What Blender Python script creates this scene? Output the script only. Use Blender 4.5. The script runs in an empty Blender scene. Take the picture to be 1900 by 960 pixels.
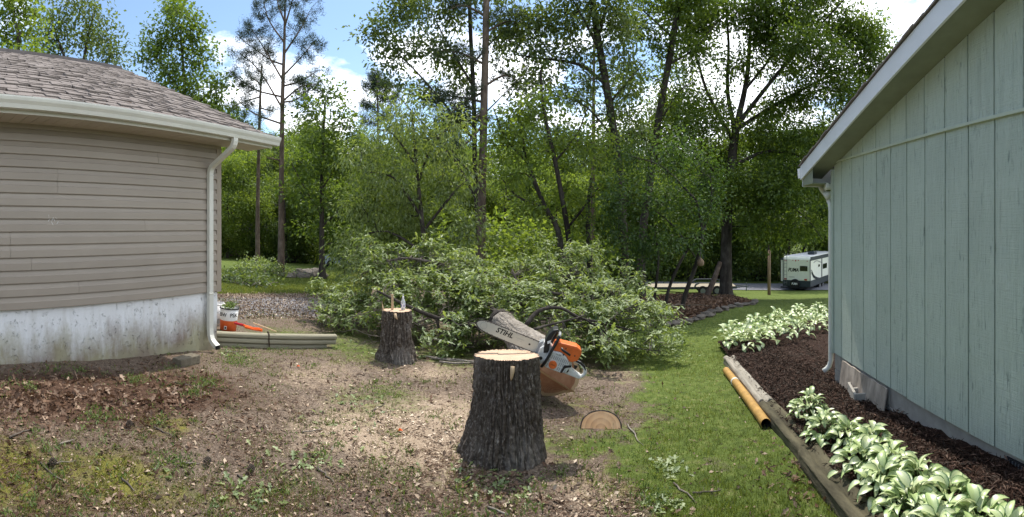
import bpy, bmesh, math, random
import numpy as np
from math import sin, cos, pi, radians, hypot, atan2
random.seed(7)
RNG = np.random.default_rng(11)
SC = bpy.context.scene
COL = SC.collection

# ------------------------------------------------------------------ camera, sky, sun, exposure
F = 850.0; HX = 950.0; HY = 417.0; EYE = 1.6          # cylindrical panorama of the photograph (1900 x 960)
cam_d = bpy.data.cameras.new("camera"); cam = bpy.data.objects.new("camera", cam_d); COL.objects.link(cam)
cam.location = (0, 0, EYE); cam.rotation_euler = (radians(90), 0, 0)
cam_d.type = 'PANO'; cam_d.panorama_type = 'CENTRAL_CYLINDRICAL'
cam_d.central_cylindrical_radius = 1.0
cam_d.central_cylindrical_range_u_min = -HX/F; cam_d.central_cylindrical_range_u_max = (1900-HX)/F
cam_d.central_cylindrical_range_v_min = (HY-960)/F; cam_d.central_cylindrical_range_v_max = HY/F
cam_d.clip_start = 0.05; cam_d.clip_end = 2000
SC.camera = cam
SUN_AZ = radians(12); SUN_EL = radians(60)
world = bpy.data.worlds.new("World"); SC.world = world; world.use_nodes = True
def build_world():
    nt = world.node_tree; N = nt.nodes; L = nt.links
    for n in list(N): N.remove(n)
    out = N.new('ShaderNodeOutputWorld'); bg = N.new('ShaderNodeBackground'); bg.inputs[1].default_value = 0.15
    sky = N.new('ShaderNodeTexSky'); sky.sky_type = 'NISHITA'; sky.sun_disc = False
    sky.sun_elevation = SUN_EL; sky.sun_rotation = SUN_AZ
    sky.air_density = 1.2; sky.dust_density = 0.3; sky.ozone_density = 2.5
    tc = N.new('ShaderNodeTexCoord')
    sep = N.new('ShaderNodeSeparateXYZ'); L.new(tc.outputs['Generated'], sep.inputs[0])
    add = N.new('ShaderNodeMath'); add.operation = 'ADD'; add.inputs[1].default_value = 0.35; L.new(sep.outputs[2], add.inputs[0])
    mx = N.new('ShaderNodeMath'); mx.operation = 'MAXIMUM'; mx.inputs[1].default_value = 0.2; L.new(add.outputs[0], mx.inputs[0])
    dv = N.new('ShaderNodeVectorMath'); dv.operation = 'DIVIDE'; L.new(tc.outputs['Generated'], dv.inputs[0])
    cb = N.new('ShaderNodeCombineXYZ')
    for k in range(3): L.new(mx.outputs[0], cb.inputs[k])
    L.new(cb.outputs[0], dv.inputs[1])
    mp = N.new('ShaderNodeMapping'); mp.inputs['Location'].default_value = (3.4, 1.7, 0.0); L.new(dv.outputs[0], mp.inputs[0])
    nz = N.new('ShaderNodeTexNoise'); nz.inputs['Scale'].default_value = 2.1; nz.inputs['Detail'].default_value = 9; nz.inputs['Roughness'].default_value = 0.55
    nz.inputs['Distortion'].default_value = 0.25
    L.new(mp.outputs[0], nz.inputs['Vector'])
    # more cloud towards the right of the picture, where the sun is
    bx = N.new('ShaderNodeMath'); bx.operation = 'MULTIPLY_ADD'; bx.inputs[1].default_value = 0.09; bx.inputs[2].default_value = 0.03; L.new(sep.outputs[0], bx.inputs[0])
    bc = N.new('ShaderNodeMath'); bc.operation = 'ADD'; L.new(nz.outputs[0], bc.inputs[0]); L.new(bx.outputs[0], bc.inputs[1])
    cr = N.new('ShaderNodeValToRGB'); cr.color_ramp.elements[0].position = 0.50; cr.color_ramp.elements[1].position = 0.60
    L.new(bc.outputs[0], cr.inputs[0])
    mix = N.new('ShaderNodeMix'); mix.data_type = 'RGBA'
    L.new(cr.outputs[0], mix.inputs[0]); L.new(sky.outputs[0], mix.inputs[6]); mix.inputs[7].default_value = (11.5, 11.9, 12.6, 1)
    L.new(mix.outputs[2], bg.inputs[0]); L.new(bg.outputs[0], out.inputs[0])
build_world()
sun_d = bpy.data.lights.new("sun", 'SUN'); sun_d.energy = 4.0; sun_d.angle = radians(0.55); sun_d.color = (1.0, 0.94, 0.85)
sun = bpy.data.objects.new("sun", sun_d); COL.objects.link(sun)
sun.rotation_euler = (pi/2 - SUN_EL, 0, pi - SUN_AZ); sun.location = (0, 0, 40)
SC.view_settings.view_transform = 'Standard'; SC.view_settings.look = 'None'; SC.view_settings.gamma = 1.0
SC.view_settings.exposure = 0.42
SC.cycles.max_bounces = 6; SC.cycles.diffuse_bounces = 3; SC.cycles.glossy_bounces = 2; SC.cycles.transmission_bounces = 4; SC.cycles.transparent_max_bounces = 6

# ------------------------------------------------------------------ helpers
def sstep(t): t = np.clip(t, 0, 1); return t*t*(3-2*t)
def hsh(i, j, s):
    h = (i.astype(np.int64)*374761393 + j.astype(np.int64)*668265263 + s*974634777) & 0x7fffffff
    h = ((h ^ (h >> 13))*1274126177) & 0x7fffffff
    return ((h ^ (h >> 16)) & 0xffff)/65535.0
def vn(x, y, s=0, perx=None):
    xi = np.floor(x); yi = np.floor(y); fx = sstep(x-xi); fy = sstep(y-yi)
    x0 = xi; x1 = xi+1
    if perx: x0 = np.mod(x0, perx); x1 = np.mod(x1, perx)
    a = hsh(x0, yi, s); b = hsh(x1, yi, s); c = hsh(x0, yi+1, s); d = hsh(x1, yi+1, s)
    return (a*(1-fx)+b*fx)*(1-fy)+(c*(1-fx)+d*fx)*fy
def TZ(x, y):
    x = np.asarray(x, float); y = np.asarray(y, float)
    r = np.hypot(x, y); a = np.arctan2(x, y)
    lin = -(0.0475*x + 0.0737*y)
    w = sstep(a/radians(28))*(1-sstep((a-radians(60))/radians(30)))
    z = lin - 0.00058*r*r*w
    k = 0.5
    z = np.where(z < -3.6, -3.6-0.5*(1-np.exp(-(-3.6-z)/0.5)), z)
    z = np.where(z > 2, 2+0.5*(1-np.exp(-(np.maximum(z, 2)-2)/0.5)), z)
    bump = (vn(x*1.3+50, y*1.3+50, 3)-.5)*0.035+(vn(x*5+50, y*5+90, 4)-.5)*0.014
    return z + bump*np.clip(1.5-r/40, 0, 1)
def P(px, py, rho):
    a = (px-HX)/F
    return np.array((rho*sin(a), rho*cos(a), EYE+rho*(HY-py)/F))
def G(px, py, off=0.0):
    px = np.asarray(px, float); py = np.asarray(py, float)
    a = (px-HX)/F; k = (HY-py)/F
    lo = np.full(np.broadcast(px, py).shape, 0.5); hi = np.full(lo.shape, 110.0)
    # march first so that the nearest crossing is found
    r = lo.copy(); hit = np.zeros(lo.shape, bool); prev = lo.copy()
    for st in 0.5*1.06**np.arange(1, 95):
        f = EYE+k*st-TZ(st*np.sin(a), st*np.cos(a))-off
        new = (~hit) & (f < 0)
        hi = np.where(new, st, hi); lo = np.where(new, prev, lo); hit |= new
        prev = np.where(hit, prev, st)
    for _ in range(14):
        m = (lo+hi)/2; f = EYE+k*m-TZ(m*np.sin(a), m*np.cos(a))-off
        lo = np.where(f > 0, m, lo); hi = np.where(f > 0, hi, m)
    m = (lo+hi)/2; x = m*np.sin(a); y = m*np.cos(a)
    return np.stack([x, y, TZ(x, y)], -1)
def proj(x, y, z):
    r = np.hypot(x, y); return np.arctan2(x, y)*F+HX, HY-(z-EYE)/np.maximum(r, 1e-6)*F

def tag(o, label=None, cat=None, group=None, kind=None):
    if label: o['label'] = label
    if cat: o['category'] = cat
    if group: o['group'] = group
    if kind: o['kind'] = kind
    return o
def thing(name, label, cat, loc=(0, 0, 0), rotz=0, group=None):
    o = bpy.data.objects.new(name, None); COL.objects.link(o); o.empty_display_size = 0.2
    o.location = tuple(loc); o.rotation_euler = (0, 0, rotz)
    return tag(o, label, cat, group)
def link(name, me, parent=None, loc=(0, 0, 0), rot=(0, 0, 0), scale=None):
    o = bpy.data.objects.new(name, me); COL.objects.link(o)
    o.location = tuple(loc); o.rotation_euler = rot
    if scale is not None: o.scale = scale if hasattr(scale, '__len__') else (scale,)*3
    if parent: o.parent = parent
    return o
def npmesh(name, V, Fc, mats=None, attrs=None, smooth=False):
    V = np.asarray(V, np.float32).reshape(-1, 3); Fc = np.asarray(Fc, np.int32)
    me = bpy.data.meshes.new(name); n = len(V); f, k = Fc.shape
    me.vertices.add(n); me.vertices.foreach_set('co', V.ravel())
    me.loops.add(f*k); me.loops.foreach_set('vertex_index', Fc.ravel())
    me.polygons.add(f); me.polygons.foreach_set('loop_start', np.arange(0, f*k, k, dtype=np.int32))
    if attrs:
        for an, av in attrs.items():
            at = me.attributes.new(an, 'FLOAT', 'POINT'); at.data.foreach_set('value', np.asarray(av, np.float32).ravel())
    me.update(calc_edges=True)
    if smooth: me.polygons.foreach_set('use_smooth', np.ones(f, bool))
    if mats is not None:
        for m in (mats if isinstance(mats, (list, tuple)) else [mats]): me.materials.append(m)
    return me
class MB:
    def __init__(s): s.v = []; s.f = []; s.mi = []
    def add(s, vs, fs, mi=0):
        b = len(s.v); s.v += [tuple(map(float, v)) for v in vs]; s.f += [tuple(i+b for i in f) for f in fs]; s.mi += [mi]*len(fs); return s
    def box(s, x0, x1, y0, y1, z0, z1, mi=0):
        vs = [(x, y, z) for x in (x0, x1) for y in (y0, y1) for z in (z0, z1)]
        return s.add(vs, [(0, 1, 3, 2), (4, 6, 7, 5), (0, 4, 5, 1), (2, 3, 7, 6), (0, 2, 6, 4), (1, 5, 7, 3)], mi)
    def prism(s, poly, axis, a0, a1, mi=0):
        # poly: list of 2D points in the plane normal to axis
        n = len(poly); vs = []
        for a in (a0, a1):
            for p in poly:
                q = {0: (a, p[0], p[1]), 1: (p[0], a, p[1]), 2: (p[0], p[1], a)}[axis]; vs.append(q)
        fs = [tuple(range(n))[::-1], tuple(range(n, 2*n))] + [(i, (i+1) % n, (i+1) % n+n, i+n) for i in range(n)]
        return s.add(vs, fs, mi)
    def tube(s, pts, rad, n=8, mi=0, cap=True, rng=None):
        pts = [np.array(p, float) for p in pts]; rr = rad if hasattr(rad, '__len__') else [rad]*len(pts)
        b = len(s.v); up = None
        for i, p in enumerate(pts):
            d = pts[min(i+1, len(pts)-1)]-pts[max(i-1, 0)]; d = d/(np.linalg.norm(d)+1e-9)
            if up is None:
                up = np.cross(d, (0.3, 0.9, 0.2)); up /= np.linalg.norm(up)+1e-9
            up = up-d*np.dot(up, d); up /= np.linalg.norm(up)+1e-9
            w = np.cross(d, up)
            for k in range(n):
                a = 2*pi*k/n; s.v.append(tuple(p+rr[i]*(up*cos(a)+w*sin(a))))
        for i in range(len(pts)-1):
            for k in range(n):
                s.f.append((b+i*n+k, b+i*n+(k+1) % n, b+(i+1)*n+(k+1) % n, b+(i+1)*n+k)); s.mi.append(mi)
        if cap:
            s.f.append(tuple(b+k for k in range(n))[::-1]); s.f.append(tuple(b+(len(pts)-1)*n+k for k in range(n))); s.mi += [mi, mi]
        return s
    def mesh(s, name, mats, smooth=False, bevel=0):
        me = bpy.data.meshes.new(name); me.from_pydata(s.v, [], s.f)
        for m in (mats if isinstance(mats, (list, tuple)) else [mats]): me.materials.append(m)
        if any(s.mi): me.polygons.foreach_set('material_index', s.mi)
        bm = bmesh.new(); bm.from_mesh(me); bmesh.ops.recalc_face_normals(bm, faces=bm.faces)
        if bevel:
            bmesh.ops.bevel(bm, geom=[e for e in bm.edges if len(e.link_faces) == 2 and e.calc_face_angle(0) > 0.6], offset=bevel, segments=2, profile=0.5, affect='EDGES', clamp_overlap=True)
        bm.to_mesh(me); bm.free()
        if smooth: me.polygons.foreach_set('use_smooth', [True]*len(me.polygons))
        return me
    def build(s, name, mats, parent=None, loc=(0, 0, 0), rot=(0, 0, 0), smooth=False, bevel=0):
        return link(name, s.mesh(name, mats, smooth, bevel), parent, loc, rot)

# ------------------------------------------------------------------ materials
def rgba(c): return (c[0], c[1], c[2], 1)
class NT:
    def __init__(s, name):
        s.m = bpy.data.materials.new(name); s.m.use_nodes = True; s.t = s.m.node_tree
        for n in list(s.t.nodes): s.t.nodes.remove(n)
        s.out = s.n('ShaderNodeOutputMaterial')
    def n(s, typ, **kw):
        nd = s.t.nodes.new(typ)
        for k, v in kw.items(): setattr(nd, k, v)
        return nd
    def l(s, a, b): s.t.links.new(a, b); return s
    def coord(s, scale=(1, 1, 1), kind='Object', rot=(0, 0, 0)):
        tc = s.n('ShaderNodeTexCoord'); mp = s.n('ShaderNodeMapping'); mp.inputs['Scale'].default_value = scale; mp.inputs['Rotation'].default_value = rot
        s.l(tc.outputs[kind], mp.inputs[0]); return mp.outputs[0]
    def noise(s, vec, scale=5, detail=5, rough=.6, dist=0):
        n = s.n('ShaderNodeTexNoise'); n.inputs['Scale'].default_value = scale; n.inputs['Detail'].default_value = detail; n.inputs['Roughness'].default_value = rough; n.inputs['Distortion'].default_value = dist
        if vec: s.l(vec, n.inputs['Vector'])
        return n.outputs[0]
    def ramp(s, fac, stops):
        r = s.n('ShaderNodeValToRGB'); e = r.color_ramp.elements
        while len(e) < len(stops): e.new(0.5)
        for i, (p, c) in enumerate(stops):
            e[i].position = p; e[i].color = rgba(c) if hasattr(c, '__len__') else (c, c, c, 1)
        s.l(fac, r.inputs[0]); return r.outputs[0]
    def mix(s, fac, a, b, mode='MIX'):
        m = s.n('ShaderNodeMix', data_type='RGBA', blend_type=mode)
        for v, i in ((fac, 0), (a, 6), (b, 7)):
            if hasattr(v, 'is_linked') or isinstance(v, bpy.types.NodeSocket): s.l(v, m.inputs[i])
            elif i == 0: m.inputs[0].default_value = v
            else: m.inputs[i].default_value = rgba(v)
        return m.outputs[2]
    def math(s, op, a, b=None, c=None):
        m = s.n('ShaderNodeMath', operation=op)
        for v, i in ((a, 0), (b, 1), (c, 2)):
            if v is None: continue
            if isinstance(v, bpy.types.NodeSocket): s.l(v, m.inputs[i])
            else: m.inputs[i].default_value = v
        return m.outputs[0]
    def attr(s, name): return s.n('ShaderNodeAttribute', attribute_name=name).outputs['Fac']
    def objrnd(s): return s.n('ShaderNodeObjectInfo').outputs['Random']
    def principled(s, col, rough=.8, bump=None, bstr=.5, bdist=.01, metal=0, spec=.3):
        p = s.n('ShaderNodeBsdfPrincipled'); p.inputs['Metallic'].default_value = metal
        p.inputs['Specular IOR Level'].default_value = spec
        for v, k in ((col, 'Base Color'), (rough, 'Roughness')):
            if isinstance(v, bpy.types.NodeSocket): s.l(v, p.inputs[k])
            else: p.inputs[k].default_value = rgba(v) if k == 'Base Color' else v
        if bump is not None:
            b = s.n('ShaderNodeBump'); b.inputs['Strength'].default_value = bstr; b.inputs['Distance'].default_value = bdist
            s.l(bump, b.inputs['Height']); s.l(b.outputs[0], p.inputs['Normal'])
        s.l(p.outputs[0], s.out.inputs[0]); return s.m
M = {}
def simple(name, c, rough=.7, var=.25, scale=12, bump=.3, bd=.004, metal=0, spec=.3, stretch=(1, 1, 1), perobj=0.0):
    t = NT(name); v = t.coord(stretch); nz = t.noise(v, scale, 6)
    a = tuple(x*(1-var) for x in c); b = tuple(min(1, x*(1+var)) for x in c)
    col = t.ramp(nz, [(.3, a), (.7, b)])
    if perobj:
        k = t.math('MULTIPLY_ADD', t.objrnd(), perobj*2, 1-perobj)
        cb = t.n('ShaderNodeCombineColor')
        for i in range(3): t.l(k, cb.inputs[i])
        col = t.mix(1.0, col, cb.outputs[0], 'MULTIPLY')
    M[name] = t.principled(col, rough, t.noise(v, scale*4, 5) if bump else None, bump, bd, metal, spec); return M[name]
def leafmat(name, c1, c2, c3, trans=.45, gloss=.06, tcol=None):
    t = NT(name); r = t.attr('rnd'); col = t.ramp(r, [(0, c1), (.5, c2), (1, c3)])
    d = t.n('ShaderNodeBsdfDiffuse'); tr = t.n('ShaderNodeBsdfTranslucent'); g = t.n('ShaderNodeBsdfGlossy'); g.inputs['Roughness'].default_value = .55
    t.l(col, d.inputs[0]); tc = t.mix(1.0, col, tcol or (1.5, 1.45, .7), 'MULTIPLY'); t.l(tc, tr.inputs[0]); g.inputs[0].default_value = (.45, .48, .45, 1)
    m1 = t.n('ShaderNodeMixShader'); m1.inputs[0].default_value = trans; t.l(d.outputs[0], m1.inputs[1]); t.l(tr.outputs[0], m1.inputs[2])
    m2 = t.n('ShaderNodeMixShader'); m2.inputs[0].default_value = gloss; t.l(m1.outputs[0], m2.inputs[1]); t.l(g.outputs[0], m2.inputs[2])
    t.l(m2.outputs[0], t.out.inputs[0]); M[name] = t.m; return t.m
leafmat('leaf_oak', (.05, .088, .018), (.10, .155, .028), (.18, .245, .045), .55, .07)
leafmat('leaf_dark', (.035, .07, .018), (.065, .12, .028), (.115, .18, .04), .5, .07)
leafmat('leaf_light', (.09, .145, .028), (.155, .22, .04), (.25, .32, .06), .55, .06)
leafmat('leaf_grey', (.06, .095, .03), (.10, .145, .045), (.17, .215, .07), .48, .09)
leafmat('leaf_willow', (.085, .13, .038), (.155, .21, .058), (.26, .32, .10), .54, .10)
leafmat('leaf_fallen', (.10, .15, .042), (.19, .255, .078), (.36, .43, .16), .5, .12)
leafmat('needle', (.025, .045, .022), (.04, .062, .03), (.075, .09, .045), .2, .05, (1.1, 1.1, .8))
leafmat('grass_blade', (.07, .105, .022), (.125, .168, .034), (.26, .27, .09), .4, .04)
leafmat('weed', (.08, .13, .035), (.13, .19, .055), (.22, .28, .10), .35, .05)
leafmat('dead_leaf', (.10, .055, .035), (.19, .115, .075), (.36, .26, .19), .15, .05, (1.1, 1, .8))
leafmat('chip', (.045, .028, .02), (.24, .165, .115), (.70, .58, .44), .0, .03)
leafmat('mulch_chip', (.018, .010, .007), (.05, .027, .019), (.12, .07, .05), .0, .03)
leafmat('moss_tuft', (.10, .11, .02), (.16, .16, .03), (.25, .23, .05), .3, .03)
def barkmat(name, a, b, c, sc=6, zs=.25, bd=.03, bs=.8):
    t = NT(name); v = t.coord((1, 1, zs)); n1 = t.noise(v, sc, 7, .65, .6); n2 = t.noise(v, sc*4, 5, .7)
    v3 = t.coord((1, 1, 1)); n3 = t.noise(v3, 2.2, 3)
    col = t.ramp(n1, [(.3, a), (.52, b), (.75, c)])
    col = t.mix(t.ramp(n3, [(.5, 0), (.75, .35)]), col, tuple(x*1.5+.02 for x in c))
    h = t.math('ADD', n1, t.math('MULTIPLY', n2, .4))
    M[name] = t.principled(col, .92, h, bs, bd, 0, .12); return M[name]
barkmat('bark_dark', (.02, .017, .015), (.05, .042, .036), (.10, .088, .075))
barkmat('bark_pine', (.055, .042, .035), (.12, .088, .07), (.2, .155, .125), 7, .3)
barkmat('bark_stump', (.045, .035, .027), (.11, .09, .073), (.34, .31, .27), 34, .9, .010, .9)
barkmat('bark_log', (.12, .105, .085), (.25, .22, .185), (.42, .38, .33), 22, .5, .02, 1)
barkmat('bark_twig', (.05, .043, .036), (.12, .10, .085), (.24, .21, .18), 9, .5, .01, .5)
def woodcut(name, a, b, c, ring=26):
    t = NT(name); v = t.coord((1, 1, 1)); w = t.n('ShaderNodeTexWave', wave_type='RINGS', rings_direction='SPHERICAL', wave_profile='SAW'); t.l(v, w.inputs[0])
    w.inputs['Scale'].default_value = ring; w.inputs['Distortion'].default_value = 1.2; w.inputs['Detail'].default_value = 3; w.inputs['Detail Scale'].default_value = 1.5
    n = t.noise(v, 7, 5); n2 = t.noise(t.coord((40, 4, 4)), 3, 4)
    col = t.mix(t.ramp(w.outputs[1], [(.2, 0), (.9, .6)]), a, b); col = t.mix(t.ramp(n, [(.4, 0), (.7, .7)]), col, c)
    M[name] = t.principled(col, .8, n2, .5, .003, 0, .2)
woodcut('wood_cut', (.52, .365, .25), (.40, .26, .17), (.60, .45, .32))
woodcut('wood_cut_brown', (.38, .19, .11), (.20, .09, .05), (.50, .30, .19))
woodcut('wood_slab', (.62, .38, .20), (.36, .19, .10), (.70, .50, .31), 6)
woodcut('wood_sap', (.55, .40, .25), (.46, .32, .19), (.6, .46, .3))
# vinyl siding, stucco, painted board
simple('vinyl', (.32, .28, .235), .45, .05, 2.0, .10, .001, spec=.4, perobj=.03)
simple('vinyl_trim', (.31, .265, .215), .5, .05, 3, .1, .001)
simple('gutter_white', (.62, .62, .56), .35, .06, 3, .05, .001, spec=.5)
simple('soffit_vinyl', (.5, .45, .37), .5, .05, 3, .05, .001, perobj=.04)
simple('pipe_dark', (.01, .01, .01), .7, .2)
def stucco():
    t = NT('stucco'); v = t.coord(); sp = t.n('ShaderNodeSeparateXYZ'); tcn = t.n('ShaderNodeTexCoord'); t.l(tcn.outputs['Object'], sp.inputs[0])
    crk = t.noise(t.coord((1.2, 1, 1), rot=(0, .5, 0)), 9, 6, .6, 2.0); ridge = t.math('ABSOLUTE', t.math('SUBTRACT', crk, .5))
    lines = t.ramp(ridge, [(.0, 1), (.010, 0)]); gate = t.ramp(t.noise(v, 11, 2), [(.56, 0), (.64, 1)]); lines = t.math('MULTIPLY', lines, gate)
    big = t.noise(t.coord((3.2, 3.2, .8)), 1.6, 6, .7); sm = t.noise(v, 25, 4, .7)
    h = t.math('MULTIPLY_ADD', big, .9, sp.outputs[2])            # stain climbs from the ground, uneven
    h = t.math('MULTIPLY_ADD', sm, .22, h)
    st = t.ramp(h, [(.54, .95), (.74, .6), (1.0, .0)])
    dirt = t.mix(t.ramp(t.noise(v, 1.4, 3), [(.4, 0), (.6, 1)]), (.20, .15, .11), (.33, .31, .19))
    col = t.mix(st, (.74, .76, .78), dirt)
    streak = t.ramp(t.noise(t.coord((9, 9, .7)), 1.2, 5, .6), [(.5, 0), (.75, .28)]); col = t.mix(streak, col, (.38, .37, .3))
    col = t.mix(t.math('MULTIPLY', lines, .55), col, (.13, .11, .09))
    hh = t.math('SUBTRACT', t.math('ADD', t.math('MULTIPLY', sm, .25), t.math('MULTIPLY', big, .7)), t.math('MULTIPLY', lines, .8))
    M['stucco'] = t.principled(col, .85, hh, 1.0, .02, 0, .2)
stucco()
def shingle():
    t = NT('shingle'); v = t.coord(); n = t.noise(v, 60, 4, .7); n2 = t.noise(v, 3, 3)
    col = t.ramp(n, [(.3, (.115, .10, .092)), (.7, (.30, .265, .245))]); r = t.objrnd()
    col = t.mix(t.math('MULTIPLY', r, .3), col, (.13, .11, .10)); col = t.mix(t.ramp(n2, [(.45, 0), (.7, .35)]), col, (.30, .265, .245))
    M['shingle'] = t.principled(col, .95, n, .6, .003, 0, .1)
shingle()
def greenboard():
    t = NT('green_board'); v = t.coord((1, 1, 1)); w1 = t.noise(t.coord((14, 14, 1.3)), 2.2, 6, .65, 1.6)
    w2 = t.noise(t.coord((3, 3, 60)), 1.5, 4, .6); big = t.noise(v, 5, 4)
    pits = t.ramp(t.math('MULTIPLY', w1, t.math('ADD', big, .55)), [(.34, 1), (.40, 0)])
    spot = t.ramp(t.noise(v, 42, 2, .5), [(.22, 1), (.26, 0)])
    col = t.ramp(t.noise(v, 1.4, 4), [(.3, (.455, .525, .445)), (.7, (.515, .585, .505))])
    col = t.mix(t.math('MULTIPLY', t.ramp(w1, [(.42, 0), (.7, 1)]), .4), col, (.60, .66, .58))
    col = t.mix(t.math('MULTIPLY', pits, .85), col, (.24, .29, .25)); col = t.mix(t.math('MULTIPLY', spot, .6), col, (.10, .12, .10))
    k = t.math('MULTIPLY_ADD', t.objrnd(), .08, .96); cb = t.n('ShaderNodeCombineColor')
    for i in range(3): t.l(k, cb.inputs[i])
    col = t.mix(1.0, col, cb.outputs[0], 'MULTIPLY')
    h = t.math('ADD', t.math('MULTIPLY', w1, .8), t.math('MULTIPLY', w2, .35))
    M['green_board'] = t.principled(col, .62, h, 1.0, .02, 0, .3)
greenboard()
simple('green_trim', (.50, .55, .45), .6, .08, 5, .2, .002)
simple('white_fascia', (.78, .79, .82), .45, .04, 3, .08, .002)
simple('eave_paint', (.26, .28, .21), .7, .12, 4, .2, .002)
simple('groove_dark', (.10, .125, .105), .9, .1)
simple('concrete', (.36, .335, .30), .9, .18, 7, .5, .006, perobj=.07)
simple('concrete_block', (.33, .31, .27), .9, .15, 9, .6, .006, perobj=.1)
simple('block_old', (.15, .13, .095), .95, .35, 18, .8, .008)
simple('plywood_old', (.33, .28, .23), .85, .5, 3.2, .5, .006, stretch=(3, 3, 1))
simple('vent_black', (.02, .02, .022), .5, .2)
simple('timber_grey', (.26, .235, .19), .85, .35, 7, .8, .012, stretch=(.25, 3, 3), perobj=.1)
simple('timber_mossy', (.085, .075, .045), .95, .6, 4, .9, .014, stretch=(.5, 2, 2))
simple('timber_round', (.27, .25, .18), .85, .22, 8, .6, .006, stretch=(.2, 3, 3), perobj=.12)
simple('strap_dark', (.05, .03, .02), .8, .3)
simple('drain_pipe', (.44, .26, .075), .75, .25, 9, .4, .003)
simple('drain_coupler', (.72, .70, .62), .5, .1)
simple('plastic_white', (.78, .78, .78), .4, .05)
simple('saw_white', (.62, .625, .60), .38, .12, 30, spec=.5)
simple('saw_orange', (.74, .15, .025), .42, .12, 25, spec=.5)
simple('saw_grey', (.30, .31, .31), .5, .1)
simple('saw_black', (.012, .012, .014), .4, .2, spec=.5)
simple('bar_steel', (.50, .51, .46), .42, .08, 6, .1, .001, metal=.35)
simple('chain_steel', (.06, .055, .05), .5, .3, metal=.6)
simple('ink_black', (.01, .01, .01), .5, .1, bump=0)
simple('ink_white', (.8, .8, .8), .5, .05, bump=0)
simple('ink_blue', (.02, .04, .3), .5, .1, bump=0)
simple('bucket_orange', (.75, .14, .04), .45, .1)
simple('red_plastic', (.45, .015, .03), .4, .1)
simple('red_orange', (.8, .12, .02), .4, .1)
simple('rv_cream', (.78, .79, .70), .35, .05, 4, .1, .002)
simple('rv_dark', (.035, .045, .055), .45, .15)
simple('rubber', (.015, .015, .016), .8, .2)
simple('metal_grey', (.18, .19, .20), .4, .15, metal=.5)
simple('deck_wood', (.30, .26, .19), .8, .2, 5, .3, .004, stretch=(.3, 4, 1))
simple('red_light', (.45, .02, .015), .3, .1)
simple('pole_wood', (.22, .15, .10), .85, .25, 8, .5, .006, stretch=(3, 3, .3))
simple('rock', (.15, .13, .11), .95, .35, 5, .8, .03, perobj=.25)
simple('asphalt', (.16, .165, .185), .9, .15, 5, .4, .005)
simple('pink_wall', (.42, .27, .25), .8, .1)
simple('pale_wall', (.55, .58, .62), .7, .1)
simple('roof_dark', (.10, .09, .09), .9, .2)
simple('car_paint', (.55, .6, .66), .25, .05, spec=.6)
def glassm():
    t = NT('glass_dark'); M['glass_dark'] = t.principled((.01, .012, .015), .08, None, spec=.6)
    t = NT('clear_plastic'); p = t.n('ShaderNodeBsdfPrincipled'); p.inputs['Base Color'].default_value = (.85, .87, .9, 1); p.inputs['Transmission Weight'].default_value = .55; p.inputs['Roughness'].default_value = .15; p.inputs['IOR'].default_value = 1.2
    t.l(p.outputs[0], t.out.inputs[0]); M['clear_plastic'] = t.m
glassm()
def hostamat():
    t = NT('hosta_leaf'); e = t.attr('edge'); n = t.noise(t.coord(), 26, 3)
    k = t.math('MULTIPLY_ADD', n, .5, e); f = t.ramp(k, [(.70, 0), (.90, 1)])
    r = t.objrnd(); cen = t.mix(r, (.74, .76, .48), (.50, .60, .26)); cen = t.mix(t.ramp(t.attr('rib'), [(.4, 0), (1, .35)]), cen, (.30, .44, .14))
    grn = t.mix(r, (.06, .15, .04), (.10, .22, .05))
    col = t.mix(f, cen, grn)
    d = t.n('ShaderNodeBsdfDiffuse'); tr = t.n('ShaderNodeBsdfTranslucent'); g = t.n('ShaderNodeBsdfGlossy'); g.inputs['Roughness'].default_value = .4; g.inputs[0].default_value = (1, 1, 1, 1)
    t.l(col, d.inputs[0]); t.l(col, tr.inputs[0])
    b = t.n('ShaderNodeBump'); b.inputs['Strength'].default_value = .5; b.inputs['Distance'].default_value = .004; t.l(t.attr('rib'), b.inputs['Height']); t.l(b.outputs[0], d.inputs['Normal']); t.l(b.outputs[0], g.inputs['Normal'])
    m1 = t.n('ShaderNodeMixShader'); m1.inputs[0].default_value = .28; t.l(d.outputs[0], m1.inputs[1]); t.l(tr.outputs[0], m1.inputs[2])
    m2 = t.n('ShaderNodeMixShader'); m2.inputs[0].default_value = .07; t.l(m1.outputs[0], m2.inputs[1]); t.l(g.outputs[0], m2.inputs[2])
    t.l(m2.outputs[0], t.out.inputs[0]); M['hosta_leaf'] = t.m
hostamat()
def mulchmat():
    t = NT('mulch'); v = t.coord(); n = t.noise(v, 38, 6, .75, 1.5); n2 = t.noise(v, 5, 3)
    col = t.ramp(n, [(.3, (.012, .007, .005)), (.55, (.045, .026, .019)), (.8, (.13, .08, .06))])
    M['mulch'] = t.principled(col, .95, n, 1.0, .03, 0, .1)
mulchmat()
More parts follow.
